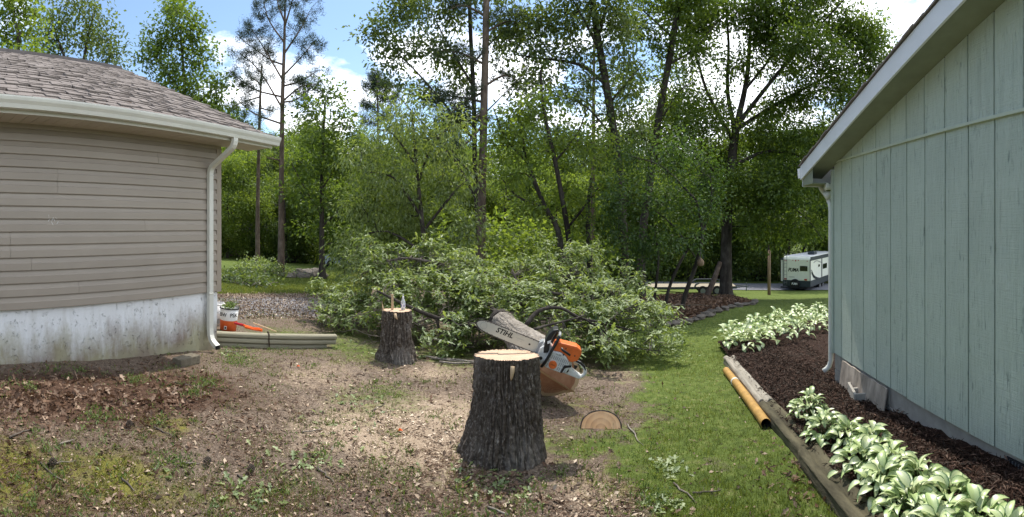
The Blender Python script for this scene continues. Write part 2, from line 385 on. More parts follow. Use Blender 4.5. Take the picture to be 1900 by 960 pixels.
def groundmat():
    t = NT('ground'); v = t.coord()
    n_f = t.noise(v, 45, 7, .75, .8); n_m = t.noise(v, 9, 6, .65, .4); n_b = t.noise(v, 1.7, 5, .6)
    dirt = t.ramp(n_f, [(.30, (.05, .037, .028)), (.5, (.155, .118, .09)), (.68, (.36, .29, .225))])
    dirt = t.mix(t.ramp(n_b, [(.42, 0), (.62, .5)]), dirt, t.ramp(n_f, [(.3, (.045, .03, .022)), (.55, (.12, .08, .058)), (.75, (.24, .165, .12))]))
    saw = t.ramp(n_f, [(.25, (.20, .145, .10)), (.5, (.37, .285, .205)), (.75, (.58, .47, .35))])
    grass = t.ramp(n_m, [(.3, (.055, .08, .02)), (.55, (.11, .15, .035)), (.8, (.24, .22, .10))])
    moss = t.ramp(n_m, [(.3, (.12, .12, .03)), (.7, (.24, .225, .05))])
    leaf = t.ramp(n_f, [(.3, (.04, .022, .015)), (.55, (.10, .06, .042)), (.8, (.22, .15, .11))])
    grav = t.ramp(n_f, [(.3, (.10, .095, .10)), (.6, (.26, .25, .26)), (.8, (.42, .41, .40))])
    def lay(col, other, at, sharp=.12):
        f = t.math('ADD', t.attr(at), t.math('MULTIPLY_ADD', n_m, .8, -.4)); f = t.math('ADD', f, t.math('MULTIPLY_ADD', n_f, .5, -.25)); f = t.math('ADD', f, t.math('MULTIPLY_ADD', n_b, .7, -.35))
        return t.mix(t.ramp(f, [(.5-sharp, 0), (.5+sharp, 1)]), col, other)
    c = lay(dirt, saw, 'saw', .2); c = lay(c, leaf, 'leafy', .15); c = lay(c, moss, 'moss', .18); c = lay(c, grav, 'gravel', .1); c = lay(c, grass, 'lawn', .15)
    M['ground'] = t.principled(c, .95, n_f, 1.0, .02, 0, .1)
groundmat()
def streetmat(): pass

# ------------------------------------------------------------------ ground
def gs(px, py, cx, cy, rx, ry): return np.exp(-(((px-cx)/rx)**2+((py-cy)/ry)**2))
def sig(t): return 1/(1+np.exp(-np.clip(t, -30, 30)))
def cover(px, py):
    xb = 1205+40*np.sin(py/37.0)
    lawn = sig((px-xb)/45)*.92+.30
    lawn = np.where(py < 640, np.maximum(lawn, sig((px-1130)/40)*.9), lawn)
    lawn = lawn+.35*gs(px, py, 1100, 860, 110, 80)+.32*gs(px, py, 1190, 700, 90, 40)+.3*gs(px, py, 660, 640, 60, 30)+.35*gs(px, py, 830, 650, 50, 40)+.25*gs(px, py, 520, 620, 80, 25)
    lawn = lawn+.25*gs(px, py, 700, 740, 80, 30)+.2*gs(px, py, 450, 670, 60, 30)+.2*gs(px, py, 300, 920, 300, 60)
    fieldL = sig((545-py)/3)*sig((660-px)/20); lawn = np.where(px < 700, np.maximum(lawn*(1-.9*sig((600-py)/5)*(px < 660)), fieldL), lawn)
    lawn = lawn-.5*gs(px, py, 1165, 695, 60, 25)-.35*gs(px, py, 1110, 930, 60, 60)-.35*gs(px, py, 150, 730, 240, 60)
    saw = .06+.85*gs(px, py, 770, 795, 150, 50)+.45*gs(px, py, 850, 850, 200, 110)+.5*gs(px, py, 1110, 930, 90, 60)+.35*gs(px, py, 600, 690, 140, 40)+.35*gs(px, py, 1160, 700, 60, 25)+.25*gs(px, py, 560, 800, 200, 80)+.45*gs(px, py, 820, 690, 70, 20)
    leafy = .1+.95*gs(px, py, 120, 740, 260, 55)+.5*gs(px, py, 350, 720, 110, 35)+.5*gs(px, py, 1500, 860, 60, 60)+.2*gs(px, py, 700, 720, 80, 40)+.35*gs(px, py, 940, 900, 80, 30)
    leafy = np.where(py < 520, .6, leafy)
    moss = .62*gs(px, py, 210, 880, 130, 55)+.7*gs(px, py, 20, 870, 70, 70)+.5*gs(px, py, 330, 790, 60, 25)+.35*gs(px, py, 420, 930, 160, 40)+.3*gs(px, py, 100, 950, 300, 40)+.25*gs(px, py, 1240, 870, 100, 90)
    gravel = sig((545+8-py)/-4)*sig((588-py)/5)*sig((650-px)/20)
    gravel = np.maximum(gravel, sig((499-py)/1.5)*sig((py-489)/1.5)*sig((660-px)/20))
    return np.clip(lawn, 0, 1.2), np.clip(saw, 0, 1), np.clip(leafy, 0, 1), np.clip(moss, 0, 1), np.clip(gravel, 0, 1)
def build_ground():
    na = 560
    a = np.concatenate([np.linspace(-pi, -1.35, 60, endpoint=False), np.linspace(-1.35, 1.35, na-120, endpoint=False), np.linspace(1.35, pi, 60, endpoint=False)])
    rr = np.concatenate([[0.02], 0.5*1.0235**np.arange(0, 262), [260, 330, 420, 600, 900]])
    A, R = np.meshgrid(a, rr); X = R*np.sin(A); Y = R*np.cos(A); Z = TZ(X, Y)
    # tyre ruts pressed in the bare soil and loose litter relief
    px, py = proj(X, Y, Z)
    near = np.clip(1.6-R/7, 0, 1)
    rut = gs(px, py, 1165, 695, 55, 22)
    Z = Z+near*((vn(X*14+70, Y*14+70, 8)-.5)*.02)+rut*.035*np.sin((Y*1.0+X*.25)*52)
    lawn, saw, leafy, moss, grav = cover(px, py)
    pt = (vn(X*1.7+30, Y*1.7+30, 88)*.6+vn(X*5+30, Y*5+30, 89)*.4-.42)*1.6
    lawn = lawn-np.clip(pt, 0, 1)*np.clip((py-660)/120, 0, 1)*1.1*sig((1560-px)/60); moss = np.where((px > 1050) & (py > 720), np.clip(moss+.25, 0, 1), moss)
    n = len(a); m = len(rr); idx = np.arange(m*n).reshape(m, n)
    q = np.stack([idx[:-1], np.roll(idx, -1, 1)[:-1], np.roll(idx, -1, 1)[1:], idx[1:]], -1).reshape(-1, 4)
    me = npmesh('ground', np.stack([X, Y, Z], -1), q, M['ground'], dict(lawn=lawn, saw=saw, leafy=leafy, moss=moss, gravel=grav), True)
    o = link('ground', me); tag(o, kind='structure'); return o
build_ground()
def build_road():
    # paved street crossing behind the lawn
    c = [(-60, 62), (-20, 52), (0, 46), (12, 41.5), (20, 36.0), (30, 29), (45, 20), (70, 8)]
    V = []; Fc = []
    pts = []
    for i in range(len(c)-1):
        for k in range(12):
            t = k/12; pts.append((c[i][0]*(1-t)+c[i+1][0]*t, c[i][1]*(1-t)+c[i+1][1]*t))
    pts = np.array(pts); 
    for _ in range(6): pts[1:-1] = (pts[:-2]+pts[2:]+2*pts[1:-1])/4
    d = np.gradient(pts, axis=0); d /= np.linalg.norm(d, axis=1)[:, None]; nrm = np.stack([-d[:, 1], d[:, 0]], 1)
    W = np.linspace(-2.4, 2.6, 9); n = len(pts)
    X = pts[:, 0:1]+nrm[:, 0:1]*W; Y = pts[:, 1:2]+nrm[:, 1:2]*W
    Z = TZ(X, Y)+.05
    idx = np.arange(X.size).reshape(X.shape)
    q = np.stack([idx[:-1, :-1], idx[:-1, 1:], idx[1:, 1:], idx[1:, :-1]], -1).reshape(-1, 4)
    tag(link('road', npmesh('road', np.stack([X, Y, Z], -1), q, M['asphalt'], None, True)), kind='structure')
build_road()
exec_parts = True

# ------------------------------------------------------------------ left house (beige vinyl, stucco foot)
DL = 4.93; AL = radians(-79)
def loc2w(org, rz, x, y): return org[0]+x*cos(rz)-y*sin(rz), org[1]+x*sin(rz)+y*cos(rz)
LO = (DL*sin(AL), DL*cos(AL)); LRZ = radians(79)
def ring_pts(cx, cy, n, f): return [(cx+f(2*pi*k/n)*cos(2*pi*k/n), cy+f(2*pi*k/n)*sin(2*pi*k/n)) for k in range(n)]
def left_house():
    H = thing('house', 'beige vinyl sided house with white stucco foot and brown shingle roof', 'house', (LO[0], LO[1], 0), LRZ)
    SE = 4.486; SW = -1.6; Z0 = .645; ZT = 2.735; DEP = 7.1
    # foundation: gently undulating stucco slab
    nx = 90; nz = 16; V = []; 
    xs = np.linspace(SW, SE-.02, nx); zs = np.linspace(-.7, Z0+.02, nz); Xg, Zg = np.meshgrid(xs, zs)
    Yg = .012+(vn(Xg*6, Zg*6, 31)-.5)*.02+(vn(Xg*17, Zg*17, 32)-.5)*.008
    Vt = np.stack([Xg, Yg, Zg], -1).reshape(-1, 3); idx = np.arange(nx*nz).reshape(nz, nx)
    q = np.stack([idx[:-1, :-1], idx[:-1, 1:], idx[1:, 1:], idx[1:, :-1]], -1).reshape(-1, 4)
    fd = link('foundation', npmesh('foundation', Vt, q, M['stucco'], None, True), H)
    b = MB(); b.box(SW, SE-.02, .03, DEP, -.9, Z0); b.build('foundation_core', M['stucco'], H)
    # wall core
    b = MB(); b.box(SW, SE-.03, .015, DEP-.02, Z0+.003, ZT)
    apex = (DEP/2, ZT+2.0)
    b.prism([(.015, ZT), (DEP-.02, ZT), (DEP/2, ZT+1.72)], 0, SE-.2, SE-.03)
    wall = b.build('wall', M['vinyl'], H)
    # siding boards, dutch lap
    pitch = (ZT-Z0)/14.3; prof = [(-.004, -.026), (.002, -.030), (pitch*.54, -.029), (pitch*.60, -.020), (pitch+.004, -.006), (pitch+.004, .010), (-.004, .010)]
    rs = random.Random(3)
    for r in range(15):
        z = Z0+r*pitch; cuts = sorted([SW, SE-.06]+{1: [2.27], 3: [1.68], 4: [1.05+.38], 5: [1.43], 6: [3.2], 9: [2.0, ], 10: [2.0], 12: [3.4]}.get(r, [rs.uniform(-1, 1)]))
        pr = [(p[1], min(z+p[0], ZT-.002)) for p in prof]
        if z > ZT-.01: break
        for a0, a1 in zip(cuts[:-1], cuts[1:]):
            m = MB(); m.prism(pr, 0, a0+.0015, a1-.0015); m.build('siding_board', M['vinyl'], wall)
    b = MB(); b.box(SE-.06, SE+.03, -.03, .06, Z0-.02, ZT); b.build('corner_post', M['vinyl_trim'], H, bevel=.004)
    # torn bit of siding (white scar)
    b = MB()
    for k in range(7):
        x = 1.93+rs.uniform(-.07, .07); z = 1.62+rs.uniform(-.06, .06); b.tube([(x, -.027, z), (x+rs.uniform(-.03, .03), -.030, z+rs.uniform(.015, .05))], [.0035, .001], 4)
    b.build('siding_scar', M['plastic_white'], wall)
    # roof
    EY = -.50; EZ = 2.885; RY = 3.57; RZ = EZ+.5*(RY-EY); SR = 5.13
    sl = math.atan(.5); Ls = hypot(RY-EY, RZ-EZ)
    b = MB(); b.prism([(EY+.01, EZ-.04), (RY, RZ-.04), (RY, RZ-.012), (EY+.01, EZ-.012)], 0, SW, SR-.01)
    b.prism([(RY+.001, RZ-.04), (2*RY-EY, EZ-.04), (2*RY-EY, EZ-.012), (RY+.001, RZ-.012)], 0, SW, SR-.01)
    roof = b.build('roof', M['shingle'], H)
    # rake board at the gable
    b = MB(); b.prism([(EY+.02, EZ-.17), (RY, RZ-.19), (RY, RZ-.045), (EY+.02, EZ-.045)], 0, SR-.05, SR-.02); b.build('rake_board', M['gutter_white'], H)
    # architectural shingles
    exp_ = .135; tabs = []
    for v in range(6):
        w = .30; s1 = .02*(v % 3); s2 = .05; h = exp_+.03; th = .020+.005*(v % 2)
        poly = [(-.004+s1*.3, 0), (w-.012-s2*(v % 2)*.6, 0), (w-.004-s1*.2, exp_*.75), (w-.004, h), (0, h), (-.0, exp_*.75)]
        m = MB(); n = len(poly)
        vs = [(p[0], p[1], (0 if p[1] > exp_ else th)) for p in poly]+[(p[0], p[1], -.004) for p in poly]
        m.add(vs, [tuple(range(n))]+[(i, i+n, (i+1) % n+n, (i+1) % n) for i in range(n)]); tabs.append(m.mesh('shingle', M['shingle']))
    cand = []
    rows = int(Ls/exp_)
    for r in range(rows):
        off = [0, .11, .2, .05][r % 4]+rs.uniform(-.02, .02); s = SR-.3-off+.0
        first = True
        s = SR-off
        while s > SW:
            cand.append((r, s-.3)); s -= .3
    def cdist(c):
        y = EY+c[0]*exp_*cos(sl); z = EZ+c[0]*exp_*sin(sl)
        return ((c[1]-.0)**2+(y+DL)**2+(z-EYE)**2) if c[1] > .6 else 1e9
    cand = [c for c in cand if c[1]+.3 <= SR+.01 or True]
    cand.sort(key=cdist)
    rest = MB()
    for i, (r, s) in enumerate(cand):
        w = min(1.0, (SR-s)/.3)
        y = EY+(r*exp_-.02)*cos(sl); z = EZ+(r*exp_-.02)*sin(sl)+.004
        me = tabs[rs.randrange(6)]
        if i < 300:
            link('shingle', me, roof, (s, y, z), (sl, 0, rs.uniform(-.006, .006)), (w, 1, 1+rs.uniform(-.2, .5)))
        else:
            vs = [v.co for v in me.vertices]
            rest.add([(s+v.x*w, y+v.y*cos(sl)-v.z*sin(sl), z+v.y*sin(sl)+v.z*cos(sl)) for v in vs], [tuple(p.vertices) for p in me.polygons])
    tag(rest.build('roof_shingles_far', M['shingle'], roof), kind='stuff')
    b = MB(); b.prism([(RY-.13, RZ-.045), (RY-.12, RZ+.03), (RY, RZ+.075), (RY+.12, RZ+.03), (RY+.13, RZ-.045)], 0, SW, SR-.25); b.build('ridge_vent', M['roof_dark'], roof)
    # gutter: K profile
    g = MB(); prof = [(EY, EZ-.015), (EY-.115, EZ-.015), (EY-.12, EZ-.025), (EY-.118, EZ-.05), (EY-.095, EZ-.085), (EY-.085, EZ-.125), (EY, EZ-.125), (EY, EZ-.118), (EY-.078, EZ-.118), (EY-.088, EZ-.082), (EY-.110, EZ-.048), (EY-.108, EZ-.022), (EY, EZ-.022)]
    prof = [(EY, EZ-.005), (EY-.012, EZ-.006), (EY-.012, EZ-.118), (EY-.078, EZ-.118), (EY-.088, EZ-.082), (EY-.106, EZ-.048), (EY-.108, EZ-.010), (EY-.122, EZ-.010), (EY-.122, EZ-.026), (EY-.116, EZ-.052), (EY-.096, EZ-.085), (EY-.085, EZ-.126), (EY, EZ-.126)]
    g.prism(prof, 0, SW, SR+.02); gut = g.build('gutter', M['gutter_white'], H)
    g = MB(); g.prism([(EY-.001, EZ-.127), (EY-.086, EZ-.127), (EY-.098, EZ-.086), (EY-.118, EZ-.052), (EY-.124, EZ-.026), (EY-.124, EZ-.008), (EY-.001, EZ-.008)], 0, SR+.021, SR+.03); g.build('end_cap', M['gutter_white'], gut)
    b = MB(); b.box(SW, SR-.03, EY+.003, EY+.02, EZ-.16, EZ-.035); b.build('fascia', M['gutter_white'], H)
    # soffit panels
    x = SR-.03; k = 0
    sof = MB(); sof.box(SW, SR-.055, EY+.024, .012, ZT+.012, ZT+.02); so = sof.build('soffit', M['soffit_vinyl'], H)
    while x > SW:
        m = MB(); x0 = max(x-.128, SW); m.box(x0+.003, x-.003, EY+.024, -.028, ZT+.0, ZT+.011); m.build('soffit_panel', M['soffit_vinyl'], so); x -= .128
    b = MB(); b.box(SW, SE-.062, -.030, -.012, ZT-.028, ZT-.001); b.build('soffit_channel', M['vinyl_trim'], H)
    # litter on the roof by the gutter
    # downspout, rectangular with elbows
    d = MB()
    XS = 4.27
    def rect_tube(path, w=.075, dpt=.055):
        n = len(path); b0 = len(d.v)
        for i, (x, y, z) in enumerate(path):
            p = np.array(path[i], float); a = np.array(path[max(i-1, 0)], float); c = np.array(path[min(i+1, n-1)], float)
            t = (c-a)/np.linalg.norm(c-a); sx = np.array((1., 0, 0)); nn = np.cross(t, sx); nn /= np.linalg.norm(nn)
            for (u, v) in ((-1, -1), (-.8, -1.12), (-.2, -.92), (.2, -.92), (.8, -1.12), (1, -1), (1, 1), (-1, 1)):
                q = p+sx*u*w/2+nn*v*dpt/2; d.v.append(tuple(q))
        for i in range(n-1):
            for k in range(8):
                d.f.append((b0+i*8+k, b0+i*8+(k+1) % 8, b0+(i+1)*8+(k+1) % 8, b0+(i+1)*8+k)); d.mi.append(0)
    oy = EY-.055; wy = -.062
    rect_tube([(XS, oy, EZ-.12), (XS, oy, EZ-.17), (XS, oy+.010, EZ-.21), (XS, oy+.035, EZ-.245), (XS, oy+.08, EZ-.275), (XS, wy-.10, EZ-.44), (XS, wy-.045, EZ-.47), (XS, wy-.012, EZ-.51), (XS, wy, EZ-.56), (XS, wy, 1.35), (XS, wy, 1.349), (XS, wy, .14), (XS, wy-.008, .04), (XS, wy-.035, -.02), (XS, wy-.07, -.055), (XS, wy-.15, -.10)])
    dp = d.build('downspout', M['gutter_white'], H)
    for z_ in (.62, EZ-.60): c = MB(); c.box(XS-.041, XS+.041, wy-.034, wy+.032, z_, z_+.012); c.build('joint_band', M['gutter_white'], dp)
    c = MB(); c.box(XS-.034, XS+.034, wy-.165, wy-.15, -.135, -.08); c.build('outlet', M['pipe_dark'], dp, rot=(0, 0, 0))
    return H, EY, EZ, sl
LH, LEY, LEZ, LSL = left_house()

# ------------------------------------------------------------------ right house (green panelled gable wall)
DR = 2.33; AR = radians(107); RO = (DR*sin(AR), DR*cos(AR)); RRZ = radians(73)
def mulch_z(x, y): return TZ(x, y)+.11
def right_house():
    H = thing('house', 'pale green panelled house with white rake board and block foundation', 'house', (RO[0], RO[1], 0), RRZ)
    SE = 5.46; SW = -2.6; ZB = -.05; ZM = 2.396
    zt = lambda s: 2.462+.283*(5.02-max(s, 0)) if s >= 0 else 2.462+.283*(5.02+s)
    b = MB(); b.box(SW, SE-.03, -6, -.014, ZB+.01, 2.30)
    b.add([(SW, -.014, 2.30), (SE-.03, -.014, 2.30), (SE-.03, -.014, zt(SE)), (0, -.014, zt(0)), (SW, -.014, zt(SW))], [(0, 1, 2, 3, 4)])
    wall = b.build('wall', M['groove_dark'], H)
    g = []; s = SE-.10-.0
    edges = [SE-.045]
    s = 5.19
    while s > SW: edges.append(s); s -= .3025
    edges.append(SW)
    rs = random.Random(5)
    for a1, a0 in zip(edges[:-1], edges[1:]):
        if a1-a0 < .03: continue
        m = MB(); m.box(a0+.0075, a1-.0075, -.013, .0, ZB+rs.uniform(-.004, .004), ZM-.012); m.build('wall_board', M['green_board'], wall, bevel=.002)
        m = MB(); x0, x1 = a0+.0075, a1-.0075
        z0 = ZM+.014; za, zb = zt(x0)-.004, zt(x1)-.004
        if max(za, zb) > z0+.02:
            zb = max(zb, z0+.001)
            m.add([(x0, -.013, z0), (x1, -.013, z0), (x1, -.013, zb), (x0, -.013, za), (x0, .006, z0), (x1, .006, z0), (x1, .006, zb), (x0, .006, za)],
                  [(0, 1, 2, 3), (7, 6, 5, 4), (0, 4, 5, 1), (1, 5, 6, 2), (2, 6, 7, 3), (3, 7, 4, 0)]); m.build('wall_board', M['green_board'], wall)
    b = MB(); b.box(SW, SE-.05, -.012, .024, ZM-.015, ZM+.011); b.build('drip_trim', M['green_trim'], H, bevel=.003)
    b = MB(); b.box(SE-.04, SE+.02, -.10, .022, ZB-.01, 2.30); b.build('corner_board', M['green_board'], H, bevel=.003)
    # soffit under the rake, roof deck, shingle edge, rake fascia
    OV = .30; ES = 5.86
    def slab(name, y0, y1, dz0, dz1, mat, s1=ES, s0=0.0, mirror=True, parent=H):
        m = MB(); z = lambda q: 2.462+.283*(5.02-q)
        poly = [(s0, z(s0)+dz0), (s1, z(s1)+dz0), (s1, z(s1)+dz1), (s0, z(s0)+dz1)]
        m.prism(poly, 1, y0, y1)
        m.prism([(-q[0]-.001, q[1]) for q in [(s0, z(s0)+dz0), (2.6, z(2.6)+dz0), (2.6, z(2.6)+dz1), (s0, z(s0)+dz1)]], 1, y0, y1)
        return m.build(name, mat, parent)
    slab('soffit', .001, OV-.021, .0, .012, M['eave_paint'])
    slab('rake_board', OV-.02, OV+.002, -.02, .165, M['white_fascia'], ES+.005)
    roof = slab('roof', -6.3, OV+.01, .170, .185, M['roof_dark'], ES+.03)
    # ragged shingle edge
    rs = random.Random(8); zf = lambda q: 2.462+.283*(5.02-q)
    s = ES+.03
    while s > -.2:
        w = .14; m = MB(); dz = .188; ex = rs.uniform(.018, .035)
        s0 = max(s-w-.02, -.2)
        m.add([(s0, OV+ex, zf(s0)+dz+.006), (s, OV+ex, zf(s)+dz), (s, -.3, zf(s)+dz), (s0, -.3, zf(s0)+dz+.006), (s0, OV+ex, zf(s0)+dz-.012), (s, OV+ex, zf(s)+dz-.015), (s, -.3, zf(s)+dz-.015), (s0, -.3, zf(s0)+dz-.012)],
              [(0, 1, 2, 3), (7, 6, 5, 4), (0, 4, 5, 1), (1, 5, 6, 2), (3, 2, 6, 7), (0, 3, 7, 4)]); m.build('shingle', M['shingle'], roof); s -= w
    # boxed eave return
    b = MB(); z = zf(ES)
    b.box(SE+.022, ES-.02, -6, OV-.022, z-.10, z-.085); b.build('eave_soffit', M['eave_paint'], H)
    b = MB(); b.add([(SE-.0, OV-.024, z-.10), (ES, OV-.024, z-.10), (ES, OV-.024, z+.02), (SE-.35, OV-.024, zf(SE-.35)-.0), (SE-.35, OV-.024, z-.02)][:3]+[(SE, OV-.024, zf(SE)+.0)], [(0, 1, 2, 3)]); b.build('eave_return', M['eave_paint'], H)
    b = MB(); b.box(ES-.018, ES, -6, OV-.022, z-.11, z+.12); b.build('eave_fascia', M['white_fascia'], H)
    g = MB(); y1 = OV+.0
    prof = [(ES+.001, z+.14), (ES+.01, z+.14), (ES+.01, z+.02), (ES+.075, z+.02), (ES+.09, z+.07), (ES+.10, z+.14), (ES+.112, z+.14), (ES+.10, z+.06), (ES+.082, z+.008), (ES+.001, z+.008)]
    g.prism(prof, 1, -6, y1); gut = g.build('gutter', M['white_fascia'], H)
    g = MB(); g.prism([(ES+.002, z+.141), (ES+.113, z+.141), (ES+.101, z+.06), (ES+.083, z+.007), (ES+.002, z+.007)], 1, y1+.001, y1+.008); g.build('end_cap', M['white_fascia'], gut)
    # downspout round the corner
    d = MB(); y = .0; xo = ES+.05; xi = SE+.062
    d.tube([(xo, y, z+.0), (xo, y, z-.06), (xo-.05, y, z-.13), (xi+.10, y, z-.27), (xi+.02, y, z-.36), (xi, y, z-.45), (xi, y, 1.2), (xi, y, -.18), (xi+.008, y+.02, -.25), (xi+.015, y+.055, -.29), (xi+.02, y+.10, -.315)], .034, 10)
    d.build('downspout', M['gutter_white'], H, smooth=True)
    # floodlights
    f = MB(); lx = SE+.05; lz = z-.17
    f.tube([(lx, -.05, lz+.08), (lx, -.05, lz+.04)], .04, 10); fx = f.build('floodlight', M['gutter_white'], H)
    def bell(nm, c, dr):
        m = MB(); c = np.array(c, float); dr = np.array(dr, float); dr /= np.linalg.norm(dr)
        m.tube([c, c+dr*.02, c+dr*.06, c+dr*.10, c+dr*.115], [.018, .028, .045, .058, .052], 12); return m.build(nm, M['gutter_white'], fx, smooth=True)
    bell('lamp_head', (lx, -.03, lz+.03), (.1, 1, .15)); bell('lamp_head', (lx+.04, -.03, lz-.03), (.35, .8, -.5))
    # foundation
    zb = ZB-.008
    b = MB(); b.box(SW, SE-.02, -6, -.03, -1.1, zb); fnd = b.build('foundation', M['concrete'], H)
    x = SE-.02; r = 0
    for r in range(4):
        x = SE-.021; first = [.20, .40][r % 2]; top = zb-r*.203
        while x > 4.2:
            w = first if x > SE-.03 else .40
            m = MB(); m.box(x-w+.004, x-.004, -.034, -.018, top-.195, top-.004); m.build('block', M['concrete_block'], fnd, bevel=.003); x -= w
    # crawl space vent
    v = MB(); v.box(1.9, 2.36, -.028, -.008, -.27, -.085); vo = v.build('foundation_vent', M['vent_black'], H)
    for k in range(15):
        m = MB(); xx = 1.915+k*.0305; m.box(xx, xx+.008, -.007, .002, -.265, -.09); m.build('vent_slat', M['metal_grey'], vo)
    m = MB(); m.box(1.9, 2.36, -.007, .004, -.18, -.172); m.build('vent_bar', M['metal_grey'], vo)
    return H
RH = right_house()
def rw(x, y, z=0): q = loc2w(RO, RRZ, x, y); return (q[0], q[1], z)
def right_props():
    # weathered plywood leaning on the foundation
    t = thing('plywood_board', 'weathered grey plywood board leaning on the green house foundation', 'board', rw(4.6, 0, -.3), RRZ)
    x0, x1 = 4.02-4.6, 5.12-4.6; n = 14; V = []; 
    m = MB()
    top = [(x0+(x1-x0)*i/n, -.02+.03*0, .235+.006*sin(i*2.1)) for i in range(n+1)]
    for i in range(n):
        a, c = top[i], top[i+1]
        zb0 = -.14-.10*(i/n)-.03*(i % 2); zb1 = -.14-.10*((i+1)/n)-.03*((i+1) % 2)
        m.add([(a[0], .022, a[2]), (c[0], .022, c[2]), (c[0], .085, zb1), (a[0], .085, zb0), (a[0], .008, a[2]), (c[0], .008, c[2]), (c[0], .071, zb1), (a[0], .071, zb0)],
              [(0, 1, 2, 3), (7, 6, 5, 4), (0, 4, 5, 1), (3, 2, 6, 7)]+([(0, 3, 7, 4)] if i == 0 else [])+([(1, 5, 6, 2)] if i == n-1 else []))
    m.build('panel', M['plywood_old'], t)
    # hollow concrete block lying in the mulch
    p = G(1594, 738, .10); zz = float(mulch_z(p[0], p[1]))
    ta = thing('concrete_block', 'grey hollow concrete block lying in the mulch by the foundation', 'concrete block', (p[0]-.02, p[1]-.02, zz-.015), RRZ+radians(-14))
    b = MB(); L, W, Hh, T = .39, .19, .13, .03
    b.box(-L/2, L/2, -W/2, -W/2+T, 0, Hh); b.box(-L/2, L/2, W/2-T, W/2, 0, Hh); b.box(-L/2, -L/2+T, -W/2+T+.001, W/2-T-.001, 0, Hh-.002); b.box(L/2-T, L/2, -W/2+T+.001, W/2-T-.001, 0, Hh-.002); b.box(-T/2, T/2, -W/2+T+.001, W/2-T-.001, 0, Hh-.002); b.box(-L/2+T, L/2-T, -W/2+T, W/2-T, 0.002, .07, 0)
    b.build('block_shell', M['concrete_block'], ta, bevel=.004)
right_props()

# ------------------------------------------------------------------ foliage generators
def leaf_arrays(C, n_dir, n_up, ln, wd, kind='diamond'):
    """C centres (base of leaf), n_dir unit length direction, n_up rough normal, ln, wd arrays -> V,F"""
    side = np.cross(n_dir, n_up); side /= np.linalg.norm(side, axis=1)[:, None]+1e-9
    up = np.cross(side, n_dir)
    L = ln[:, None]; W = wd[:, None]
    if kind == 'diamond':
        pts = [C, C+n_dir*L*.5-side*W*.5+up*W*.18, C+n_dir*L-up*L*.08, C+n_dir*L*.5+side*W*.5+up*W*.18]
        tri = np.array([[0, 1, 2], [0, 2, 3]])
    elif kind == 'oak':     # lobed outline, folded on the midrib
        o = [(0, 0, 0), (.25, .22, .05), (.36, .12, .03), (.55, .5, .12), (.68, .2, .04), (.86, .30, .06), (1, 0, -.1)]
        pts = [C+n_dir*L*a+side*W*b+up*W*c for a, b, c in o]+[C+n_dir*L*a-side*W*b+up*W*c for a, b, c in o[1:-1]]
        mid = len(pts); pts.append(C+n_dir*L*.5)
        tri = np.array([[0, 1, mid], [1, 2, mid], [2, 3, mid], [3, 4, mid], [4, 5, mid], [5, 6, mid], [0, mid, 7], [7, mid, 8], [8, mid, 9], [9, mid, 10], [10, mid, 11], [11, mid, 6]])
    elif kind == 'ovate':
        o = [(0, 0, 0), (.3, .42, .1), (.65, .36, .08), (1, 0, -.12)]
        pts = [C+n_dir*L*a+side*W*b+up*W*c for a, b, c in o]+[C+n_dir*L*a-side*W*b+up*W*c for a, b, c in o[1:-1]]
        tri = np.array([[0, 1, 2], [0, 2, 3], [0, 3, 5], [0, 5, 4]])
    elif kind == 'needle':
        pts = [C-side*W*.5, C+side*W*.5, C+n_dir*L]; tri = np.array([[0, 1, 2]])
    K = len(pts); V = np.stack(pts, 1).reshape(-1, 3)
    Fc = (np.arange(len(C))[:, None, None]*K+tri[None]).reshape(-1, 3)
    return V, Fc, K
def unit(n, rng):
    v = rng.normal(size=(n, 3)); return v/(np.linalg.norm(v, axis=1)[:, None]+1e-9)
def crown_mesh(name, clumps, mat, per, sig_, ln, wd, kind='diamond', droop=.3, rng=RNG, sprig=False, flat=.7):
    """clumps: (N,3). per leaves each."""
    N = len(clumps); tot = N*per
    cl = np.repeat(clumps, per, 0); off = rng.normal(size=(tot, 3))*sig_; off[:, 2] *= flat
    C = cl+off
    d = off/(np.linalg.norm(off, axis=1)[:, None]+1e-6)+unit(tot, rng)*.8; d[:, 2] -= droop; d /= np.linalg.norm(d, axis=1)[:, None]
    u = unit(tot, rng)*.6; u[:, 2] += .8
    l = ln*rng.uniform(.7, 1.25, tot); w = wd*rng.uniform(.75, 1.2, tot)
    V, Fc, K = leaf_arrays(C, d, u, l, w, kind)
    rnd = np.clip(np.repeat(np.repeat(rng.uniform(.0, 1, N), per)*.45+rng.uniform(0, .55, tot), K), 0, 1)
    return npmesh(name, V, Fc, mat, dict(rnd=rnd))
class Wood:
    def __init__(s): s.mb = MB(); s.nodes = []
    def branch(s, pts, r0, r1, sides=6, node=True, cap=False):
        n = len(pts); rr = [r0+(r1-r0)*i/(n-1) for i in range(n)]
        s.mb.tube(pts, rr, sides, cap=cap)
        if node:
            for i in range(n-1):
                a = np.array(pts[i]); b = np.array(pts[i+1])
                for t in (0, .5): s.nodes.append((a*(1-t)+b*t, rr[i]))
            s.nodes.append((np.array(pts[-1]), rr[-1]))
    def near(s, p, below=True):
        best = None; bd = 1e9
        for q, r in s.nodes:
            d = np.linalg.norm(p-q)+(max(0, q[2]-p[2])*1.5 if below else 0)
            if d < bd: bd = d; best = (q, r)
        return best
